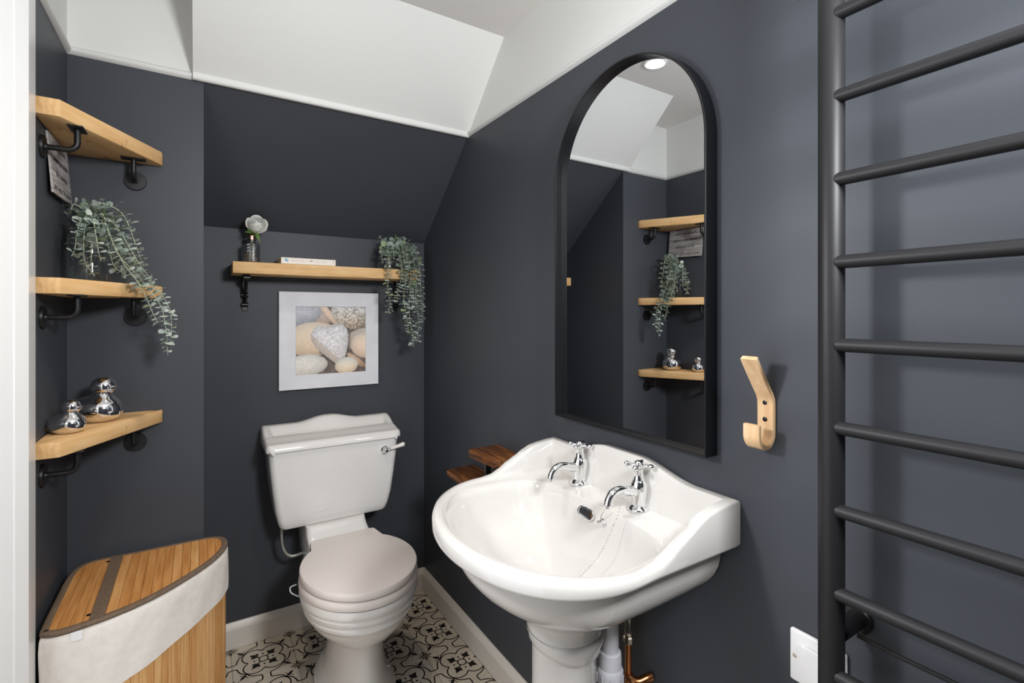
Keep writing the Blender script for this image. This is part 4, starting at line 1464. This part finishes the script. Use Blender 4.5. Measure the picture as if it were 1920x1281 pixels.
def eucalyptus(loc, strands, label, seed, scale, green, lo):
    rnd = random.Random(seed)
    pl = thing('eucalyptus_sprig', loc, label, 'plant', 'trailing eucalyptus')
    L = Vector(loc)
    cnt = 0
    for st in strands:
        pts = spline([lo] + st, 6)
        g = G()
        g.tube(pts, [0.0013 - 0.0006 * i / (len(pts) - 1) for i in range(len(pts))], 5)
        sm = obj('stem', g, 'stem', pl)
        acc, nxt, az = 0.0, 0.055, rnd.uniform(0, 6.28)
        tot = sum((b - a).length for a, b in zip(pts, pts[1:]))
        for a, b in zip(pts, pts[1:]):
            d = b - a
            acc += d.length
            while acc >= nxt:
                f = 1 - (acc - nxt) / max(1e-9, d.length)
                p = a + d * f
                t = d.normalized()
                az += math.radians(88) + rnd.uniform(-0.3, 0.3)
                o1 = t.orthogonal().normalized()
                o2 = t.cross(o1)
                frac = nxt / tot
                for k in (0, 1):
                    an = az + math.pi * k + rnd.uniform(-0.25, 0.25)
                    dr = (o1 * math.cos(an) + o2 * math.sin(an) + t * rnd.uniform(-0.05, 0.40)).normalized()
                    nz = (-t + dr * t.dot(dr))
                    nz = (nz.normalized() + Vector((rnd.uniform(-.4, .4), rnd.uniform(-.9, .1), rnd.uniform(-.3, .3)))).normalized()
                    yv = nz.cross(dr).normalized()
                    nz = dr.cross(yv).normalized()
                    s_ = scale * (1.08 - 0.42 * frac) * rnd.uniform(0.8, 1.12)
                    mt = Matrix.Identity(4)
                    for r_i in range(3):
                        mt[r_i][0], mt[r_i][1], mt[r_i][2] = dr[r_i] * s_, yv[r_i] * s_, nz[r_i] * s_
                        mt[r_i][3] = p[r_i] - L[r_i]
                    w_ = [4, 4, 3, 3, green]
                    tipx = p + dr * 0.02 * s_
                    if tipx.x < XL + 0.004 or tipx.x > XR - 0.004:
                        continue
                    lf = bpy.data.objects.new('leaf', rnd.choices(LEAVES, w_)[0])
                    COL.objects.link(lf)
                    lf.parent = sm
                    lf.matrix_local = mt
                    cnt += 1
                nxt += (0.0148 - 0.004 * frac) * rnd.uniform(0.85, 1.15)
    return pl
P1 = [
 [(-0.226,1.600,1.440),(-0.230,1.585,1.494),(-0.231,1.550,1.440),(-0.230,1.540,1.401),(-0.226,1.530,1.372),(-0.208,1.525,1.340)],
 [(-0.224,1.600,1.447),(-0.204,1.590,1.500),(-0.189,1.575,1.451),(-0.168,1.565,1.397),(-0.138,1.560,1.358),(-0.108,1.560,1.316),(-0.083,1.560,1.273),(-0.072,1.560,1.221),(-0.067,1.560,1.144)],
 [(-0.220,1.600,1.448),(-0.190,1.600,1.497),(-0.167,1.590,1.444),(-0.140,1.580,1.384),(-0.112,1.570,1.341),(-0.084,1.570,1.306),(-0.064,1.570,1.262),(-0.059,1.570,1.207),(-0.066,1.565,1.165)],
 [(-0.223,1.610,1.448),(-0.212,1.610,1.523),(-0.184,1.610,1.522),(-0.162,1.610,1.502),(-0.146,1.600,1.461),(-0.133,1.600,1.414),(-0.119,1.590,1.372)],
 [(-0.230,1.610,1.448),(-0.241,1.620,1.504),(-0.255,1.620,1.520),(-0.262,1.615,1.519),(-0.266,1.610,1.499)],
 [(-0.228,1.600,1.447),(-0.240,1.570,1.474),(-0.246,1.560,1.440),(-0.249,1.555,1.403),(-0.254,1.550,1.387)],
 [(-0.226,1.610,1.448),(-0.219,1.610,1.502),(-0.221,1.610,1.536)],
 [(-0.221,1.610,1.449),(-0.201,1.610,1.511),(-0.206,1.610,1.539)],
 [(-0.221,1.590,1.446),(-0.197,1.570,1.474),(-0.178,1.560,1.426),(-0.156,1.550,1.374),(-0.131,1.545,1.335),(-0.114,1.545,1.300),(-0.101,1.545,1.262),(-0.087,1.545,1.227)],
 [(-0.220,1.600,1.448),(-0.193,1.580,1.487),(-0.170,1.580,1.462),(-0.152,1.570,1.429),(-0.137,1.570,1.397),(-0.119,1.570,1.364),(-0.101,1.570,1.335)],
 [(-0.226,1.600,1.447),(-0.218,1.560,1.487),(-0.208,1.540,1.440),(-0.203,1.535,1.402),(-0.197,1.530,1.376)],
 [(-0.222,1.600,1.447),(-0.202,1.590,1.468),(-0.187,1.575,1.407),(-0.176,1.570,1.368),(-0.149,1.560,1.345)],
 [(-0.227,1.620,1.450),(-0.241,1.630,1.517),(-0.232,1.640,1.533),(-0.252,1.650,1.492)],
]
P2_ = [
 [(0.676,2.040,1.498),(0.656,2.000,1.537),(0.651,1.965,1.442),(0.645,1.960,1.355),(0.654,1.960,1.301),(0.647,1.960,1.252)],
 [(0.683,2.040,1.503),(0.699,2.000,1.531),(0.705,1.965,1.418),(0.689,1.965,1.346),(0.684,1.965,1.300)],
 [(0.685,2.040,1.503),(0.714,2.010,1.542),(0.723,1.965,1.412),(0.712,1.960,1.313),(0.726,1.960,1.226),(0.733,1.960,1.177)],
 [(0.687,2.040,1.504),(0.734,2.020,1.540),(0.744,1.965,1.413),(0.735,1.960,1.280),(0.744,1.960,1.192),(0.756,1.960,1.115)],
 [(0.690,2.040,1.504),(0.756,2.030,1.539),(0.769,1.970,1.421),(0.765,1.965,1.314),(0.779,1.965,1.225),(0.772,1.965,1.132)],
 [(0.695,2.050,1.505),(0.772,2.040,1.536),(0.787,1.980,1.450),(0.790,1.970,1.337),(0.797,1.970,1.216)],
 [(0.674,2.040,1.503),(0.653,2.040,1.546),(0.635,2.040,1.578)],
 [(0.684,2.050,1.504),(0.700,2.050,1.560),(0.723,2.050,1.575),(0.734,2.020,1.518)],
 [(0.686,2.050,1.504),(0.732,2.060,1.563),(0.770,2.060,1.555),(0.786,2.040,1.505)],
 [(0.670,2.030,1.501),(0.642,2.000,1.520),(0.630,1.990,1.486),(0.635,1.985,1.453)],
 [(0.677,2.030,1.502),(0.689,1.990,1.512),(0.704,1.970,1.467),(0.714,1.965,1.401),(0.725,1.965,1.347)],
 [(0.682,2.030,1.502),(0.715,2.000,1.523),(0.734,1.975,1.469),(0.751,1.965,1.380),(0.758,1.965,1.281)],
 [(0.681,2.050,1.504),(0.675,2.050,1.551),(0.661,2.050,1.570)],
 [(0.680,2.040,1.503),(0.674,2.000,1.534),(0.676,1.980,1.492),(0.674,1.980,1.462)],
]
eucalyptus((-0.228, 1.602, 1.36), P1, 'eucalyptus trailing off the corner shelf towards the toilet niche', 3, 1.0, 1, (-0.226, 1.602, 1.375))
eucalyptus((0.678, 2.048, SZ + 0.02), P2_, 'eucalyptus trailing from the right end of the long shelf beside the picture', 5, 1.05, 4, (0.678, 2.046, SZ + 0.018))

# ------------------------------------------------------------------ silver ducks
def duck(x, y, z, s, yaw, label):
    t = thing('duck_ornament', (x, y, z), label, 'ornament', 'silver ducks')
    q = Matrix.Rotation(yaw, 3, 'Z')
    def T(p):
        v = q @ Vector(p)
        return (x + v.x * s, y + v.y * s, z + v.z * s)
    # body: stacked ellipses, tail drawn up at the back (unit: total height 1)
    g = G()
    rings = []
    for zz, cxx, ax, ay in ((0.003, 0.0, 0.22, 0.20), (0.02, 0.0, 0.31, 0.285), (0.08, -0.005, 0.405, 0.36), (0.16, -0.015, 0.455, 0.395), (0.25, -0.02, 0.462, 0.405), (0.34, -0.01, 0.440, 0.395), (0.42, 0.01, 0.385, 0.355), (0.49, 0.035, 0.305, 0.290), (0.55, 0.055, 0.230, 0.225), (0.59, 0.065, 0.190, 0.190), (0.62, 0.07, 0.18, 0.18)):
        r = []
        for i in range(36):
            a = 2 * math.pi * i / 36
            px_, py_ = cxx + ax * math.cos(a), ay * math.sin(a)
            tl = max(0, -math.cos(a)) ** 6
            px_ -= tl * 0.10 * math.sin(min(1, zz / 0.45) * math.pi) 
            pz = zz + tl * 0.10 * sst(0.05, 0.35, zz) * (1 - sst(0.42, 0.6, zz))
            r.append(T((px_, py_, pz)))
        rings.append(r)
    g.loft(rings)
    obj('body', g, 'silver', t, smooth=80)
    g = G()
    rings = []
    for k in range(15):
        a = -math.pi / 2 + math.pi * k / 14
        rr = max(0.006, 0.240 * math.cos(a))
        rings.append([T((0.085 + rr * math.cos(2 * math.pi * i / 28), rr * 0.96 * math.sin(2 * math.pi * i / 28), 0.775 + 0.222 * math.sin(a))) for i in range(28)])
    g.loft(rings)
    obj('head', g, 'silver', t, smooth=80)
    for zc, dz, ln, tag in ((0.765, 0.045, 0.145, 'upper_beak'), (0.700, 0.032, 0.115, 'lower_beak')):
        g = G()
        rings = []
        for k in range(8):
            u = k / 7
            wv = 0.135 * math.sqrt(max(0.0, 1 - (u * 0.98) ** 2.2)) * (0.9 + 0.2 * u) + 0.004
            hh = dz * (1 - 0.75 * u) + 0.004
            px_ = 0.24 + ln * u
            rings.append([T((px_ - 0.02 * 0, wv * math.cos(2 * math.pi * i / 16), zc + 0.02 * u + hh * math.sin(2 * math.pi * i / 16))) for i in range(16)])
        g.loft(rings)
        obj(tag, g, 'silver', t, smooth=80)
    for sg in (-1, 1):
        g = G()
        rings = []
        for k in range(10):
            a = -math.pi / 2 + math.pi * k / 9
            rr = max(0.01, math.cos(a))
            rings.append([T((-0.09 + 0.24 * math.sin(a) * -1, sg * (0.340 + 0.060 * rr * math.cos(2 * math.pi * i / 16)), 0.275 - 0.05 * math.sin(a) + 0.115 * rr * math.sin(2 * math.pi * i / 16))) for i in range(16)])
        g.loft(rings)
        obj('wing', g, 'silver', t, smooth=80)
    return t
ZD = 0.9815
duck(-0.2105, 1.606, ZD, 0.112, math.radians(-28), 'larger silver duck ornament on the lowest corner shelf')
duck(-0.2490, 1.486, ZD, 0.075, math.radians(-28), 'smaller silver duck ornament on the lowest corner shelf, nearer the door')

# ------------------------------------------------------------------ verse sign under the top shelf
sg = thing('verse_sign', (XL, 1.583, 1.52), 'small greyed wooden sign with handwritten verse hung under the top corner shelf', 'sign')
SY0, SY1, S0, S1 = 1.486, 1.679, 1.524, 1.662
def sgn(y, z, d=0.0):
    t = (S1 - z) / (S1 - S0)
    tw = (y - SY0) / (SY1 - SY0) * 0.004
    return (XL + 0.0045 + 0.0095 * t + d, y + 0.004 * t, z + tw)
g = G()
pts = [(SY0, S0), (SY1, S0), (SY1, S1 - 0.003), (SY0, S1 - 0.003)]
g.add([sgn(y, z, 0) for y, z in pts] + [sgn(y, z, -0.004) for y, z in pts], [(0, 1, 2, 3), (7, 6, 5, 4), (0, 4, 5, 1), (1, 5, 6, 2), (2, 6, 7, 3), (3, 7, 4, 0)])
bo = obj('sign_board', g, 'signwood', sg, smooth=0)
for k in range(1, 5):
    z = S0 + (S1 - S0) * k / 5
    g = G()
    g.add([sgn(SY0, z - 0.0004, 0.0002), sgn(SY1, z - 0.0004, 0.0002), sgn(SY1, z + 0.0004, 0.0002), sgn(SY0, z + 0.0004, 0.0002)], [(0, 1, 2, 3)])
    obj('plank_joint', g, 'signtext', bo, smooth=0)
def text_geo(body, size):
    cu = bpy.data.curves.new('verse', 'FONT')
    cu.body = body
    cu.size = size
    cu.align_x = 'CENTER'
    cu.resolution_u = 3
    cu.offset = 0.0
    ob = bpy.data.objects.new('verse', cu)
    COL.objects.link(ob)
    me_ = ob.to_mesh()
    vs = [v.co[:] for v in me_.vertices]
    fs = [tuple(p.vertices) for p in me_.polygons]
    ob.to_mesh_clear()
    bpy.data.objects.remove(ob)
    bpy.data.curves.remove(cu)
    return vs, fs
for ln, z in (('If you sprinkle', 1.6325), ('while you tinkle', 1.600), ('be a sweetie', 1.5675), ('and wipe the seatie', 1.5345)):
    vs, fs = text_geo(ln, 0.0215)
    g = G()
    g.add([sgn((SY0 + SY1) / 2 + v[0], z + v[1], 0.0004) for v in vs], fs)
    obj('verse_line', g, 'signtext', bo, smooth=0)

# ------------------------------------------------------------------ corner laundry hamper
HZ = 0.60
BACK = [(-0.2660, 1.350), (-0.2745, 1.372), (-0.2755, 1.50), (-0.2740, 1.615), (-0.2600, 1.668), (-0.2280, 1.690), (-0.150, 1.6905), (-0.06, 1.6905), (0.020, 1.6880), (0.056, 1.672)]
FRONT = [(0.0700, 1.640), (0.0670, 1.590), (0.0380, 1.526), (-0.0170, 1.4580), (-0.0830, 1.3980), (-0.1430, 1.3640), (-0.2000, 1.3460), (-0.2400, 1.3400)]
loop = [Vector((p[0], p[1], 0)) for p in BACK + FRONT]
def smooth_loop(P, n=6):
    out = []
    m = len(P)
    for i in range(m):
        p0, p1, p2, p3 = P[i - 1], P[i], P[(i + 1) % m], P[(i + 2) % m]
        for k in range(n):
            t = k / n
            out.append(0.5 * ((2 * p1) + (p2 - p0) * t + (2 * p0 - 5 * p1 + 4 * p2 - p3) * t * t + (3 * p1 - p0 - 3 * p2 + p3) * t ** 3))
    return out
LOOP = smooth_loop(loop)
HC = Vector((-0.13, 1.55, 0))
def hring(off, z, wob=0.0):
    out = []
    m = len(LOOP)
    for i, p in enumerate(LOOP):
        t = (LOOP[(i + 1) % m] - LOOP[i - 1]).normalized()
        n = Vector((t.y, -t.x, 0))
        if n.dot(p - HC) < 0:
            n = -n
        zz = z(i, p) if callable(z) else z
        q = p + n * (off + wob * math.sin(i * 0.9 + zz * 40) * 0.5)
        out.append((q.x, q.y, zz))
    return out
ham = thing('laundry_hamper', (HC.x, HC.y, 0), 'corner bamboo laundry hamper with linen liner and slatted lid', 'hamper')
# bamboo staves round the body
per = [0.0]
for i in range(len(LOOP)):
    per.append(per[-1] + (LOOP[(i + 1) % len(LOOP)] - LOOP[i]).length)
def at_len(s_):
    s_ = s_ % per[-1]
    for i in range(len(LOOP)):
        if per[i + 1] >= s_:
            f = (s_ - per[i]) / (per[i + 1] - per[i])
            a, b = LOOP[i], LOOP[(i + 1) % len(LOOP)]
            return a.lerp(b, f), (b - a).normalized()
nst = int(per[-1] / 0.0165)
random.seed(21)
for k in range(nst):
    s0, s1 = per[-1] * (k + 0.03) / nst, per[-1] * (k + 0.97) / nst
    (a, ta), (b, tb) = at_len(s0), at_len(s1)
    c = (a + b) / 2
    d = (b - a).normalized()
    n_ = Vector((d.y, -d.x, 0))
    if n_.dot(c - HC) < 0:
        n_ = -n_
    g = G()
    i0, i1 = -0.0115, -0.0062 + random.uniform(-0.0006, 0.0006)
    poly = [a + n_ * i0, b + n_ * i0, b + n_ * (i1 - 0.0008), b - d * 0.0012 + n_ * i1, a + d * 0.0012 + n_ * i1, a + n_ * (i1 - 0.0008)]
    g.prism([(p.x, p.y) for p in poly], 0.004, 0.585, 'z')
    obj('bamboo_stave', g, random.choice(('bamboo_v', 'bamboo_w')), ham, smooth=0)
# linen liner folded over the top, hem hanging lower at the door end
def hem(i, p):
    u = (p.x - (-0.27)) / 0.34
    return 0.4300 + 0.052 * sst(0.0, 1.0, u) + 0.0008 * math.sin(i * 0.8)
g = G()
def sag(i, p):
    return 0.5935 - 0.0015 * math.sin(i * 0.55)
rings = [hring(-0.012, 0.55), hring(-0.0115, 0.592), hring(-0.008, 0.5945), hring(-0.003, sag), hring(-0.0005, lambda i, p: 0.586)]
for k in range(1, 8):
    rings.append(hring(0.0, (lambda kk: (lambda i, p: 0.586 + (hem(i, p) - 0.586) * kk / 7))(k), 0.0018 if k < 7 else 0.0012))
rings.append(hring(-0.003, lambda i, p: hem(i, p) + 0.002))
rings.append(hring(-0.0045, lambda i, p: hem(i, p) + 0.01))
g.loft(rings, False, False)
obj('linen_liner', g, 'linen', ham, smooth=70)
# lid: taupe binding, bamboo slats, webbing strap, press studs
g = G()
g.loft([hring(-0.004, 0.5960), hring(-0.0012, 0.5985), hring(-0.0012, 0.6025), hring(-0.004, 0.6050), hring(-0.0145, 0.6050), hring(-0.0165, 0.6035), hring(-0.0165, 0.5965), hring(-0.004, 0.5960)], False, False)
lid = obj('lid_binding', g, 'taupe', ham, smooth=60)
inner_loop = [Vector(p) for p in hring(-0.0125, 0)]
def y_range(x):
    ys_ = []
    m = len(inner_loop)
    for i in range(m):
        a, b = inner_loop[i], inner_loop[(i + 1) % m]
        if (a.x - x) * (b.x - x) <= 0 and abs(a.x - b.x) > 1e-9:
            ys_.append(a.y + (b.y - a.y) * (x - a.x) / (b.x - a.x))
    return (min(ys_), max(ys_)) if len(ys_) >= 2 else None
xa, xb = min(p.x for p in inner_loop), max(p.x for p in inner_loop)
nsl = 17
wsl = (xb - xa) / nsl
for k in range(nsl):
    x0, x1 = xa + wsl * k + 0.0004, xa + wsl * (k + 1) - 0.0004
    low, high = [], []
    for j in range(6):
        x = x0 + (x1 - x0) * j / 5
        r = y_range(min(max(x, xa + 1e-4), xb - 1e-4))
        if r:
            low.append((x, r[0]))
            high.append((x, r[1]))
    if len(low) < 2:
        continue
    g = G()
    g.prism(low + high[::-1], 0.5975, 0.6040 + random.uniform(-0.0003, 0.0003), 'z')
    obj('bamboo_slat', g, random.choice(('bamboo', 'bamboo', 'bamboo_b')), lid, smooth=0)
g = G()
yr = y_range(-0.183)
g.box(-0.1955, -0.1700, yr[0] + 0.001, yr[1] - 0.001, 0.6043, 0.6062, 0.0006, seg=1)
obj('webbing_strap', g, 'taupe', lid, smooth=0)
for yy_ in (yr[0] + 0.022, yr[1] - 0.022):
    g = G()
    g.lathe([(0.0042, 0.0), (0.0042, 0.0008), (0.002, 0.0016)], (-0.199, yy_, 0.6043), seg=12)
    obj('press_stud', g, 'iron', lid)
g = G()
g.box(-0.222, -0.202, 1.3405, 1.3425, 0.578, 0.5965, 0.0005, seg=1)
obj('white_tab', g, 'plastic', ham, smooth=0)

for ob in bpy.data.objects:
    if ob.type == 'LIGHT' and ob.parent is None:
        ob['kind'] = 'structure'
bpy.context.view_layer.update()
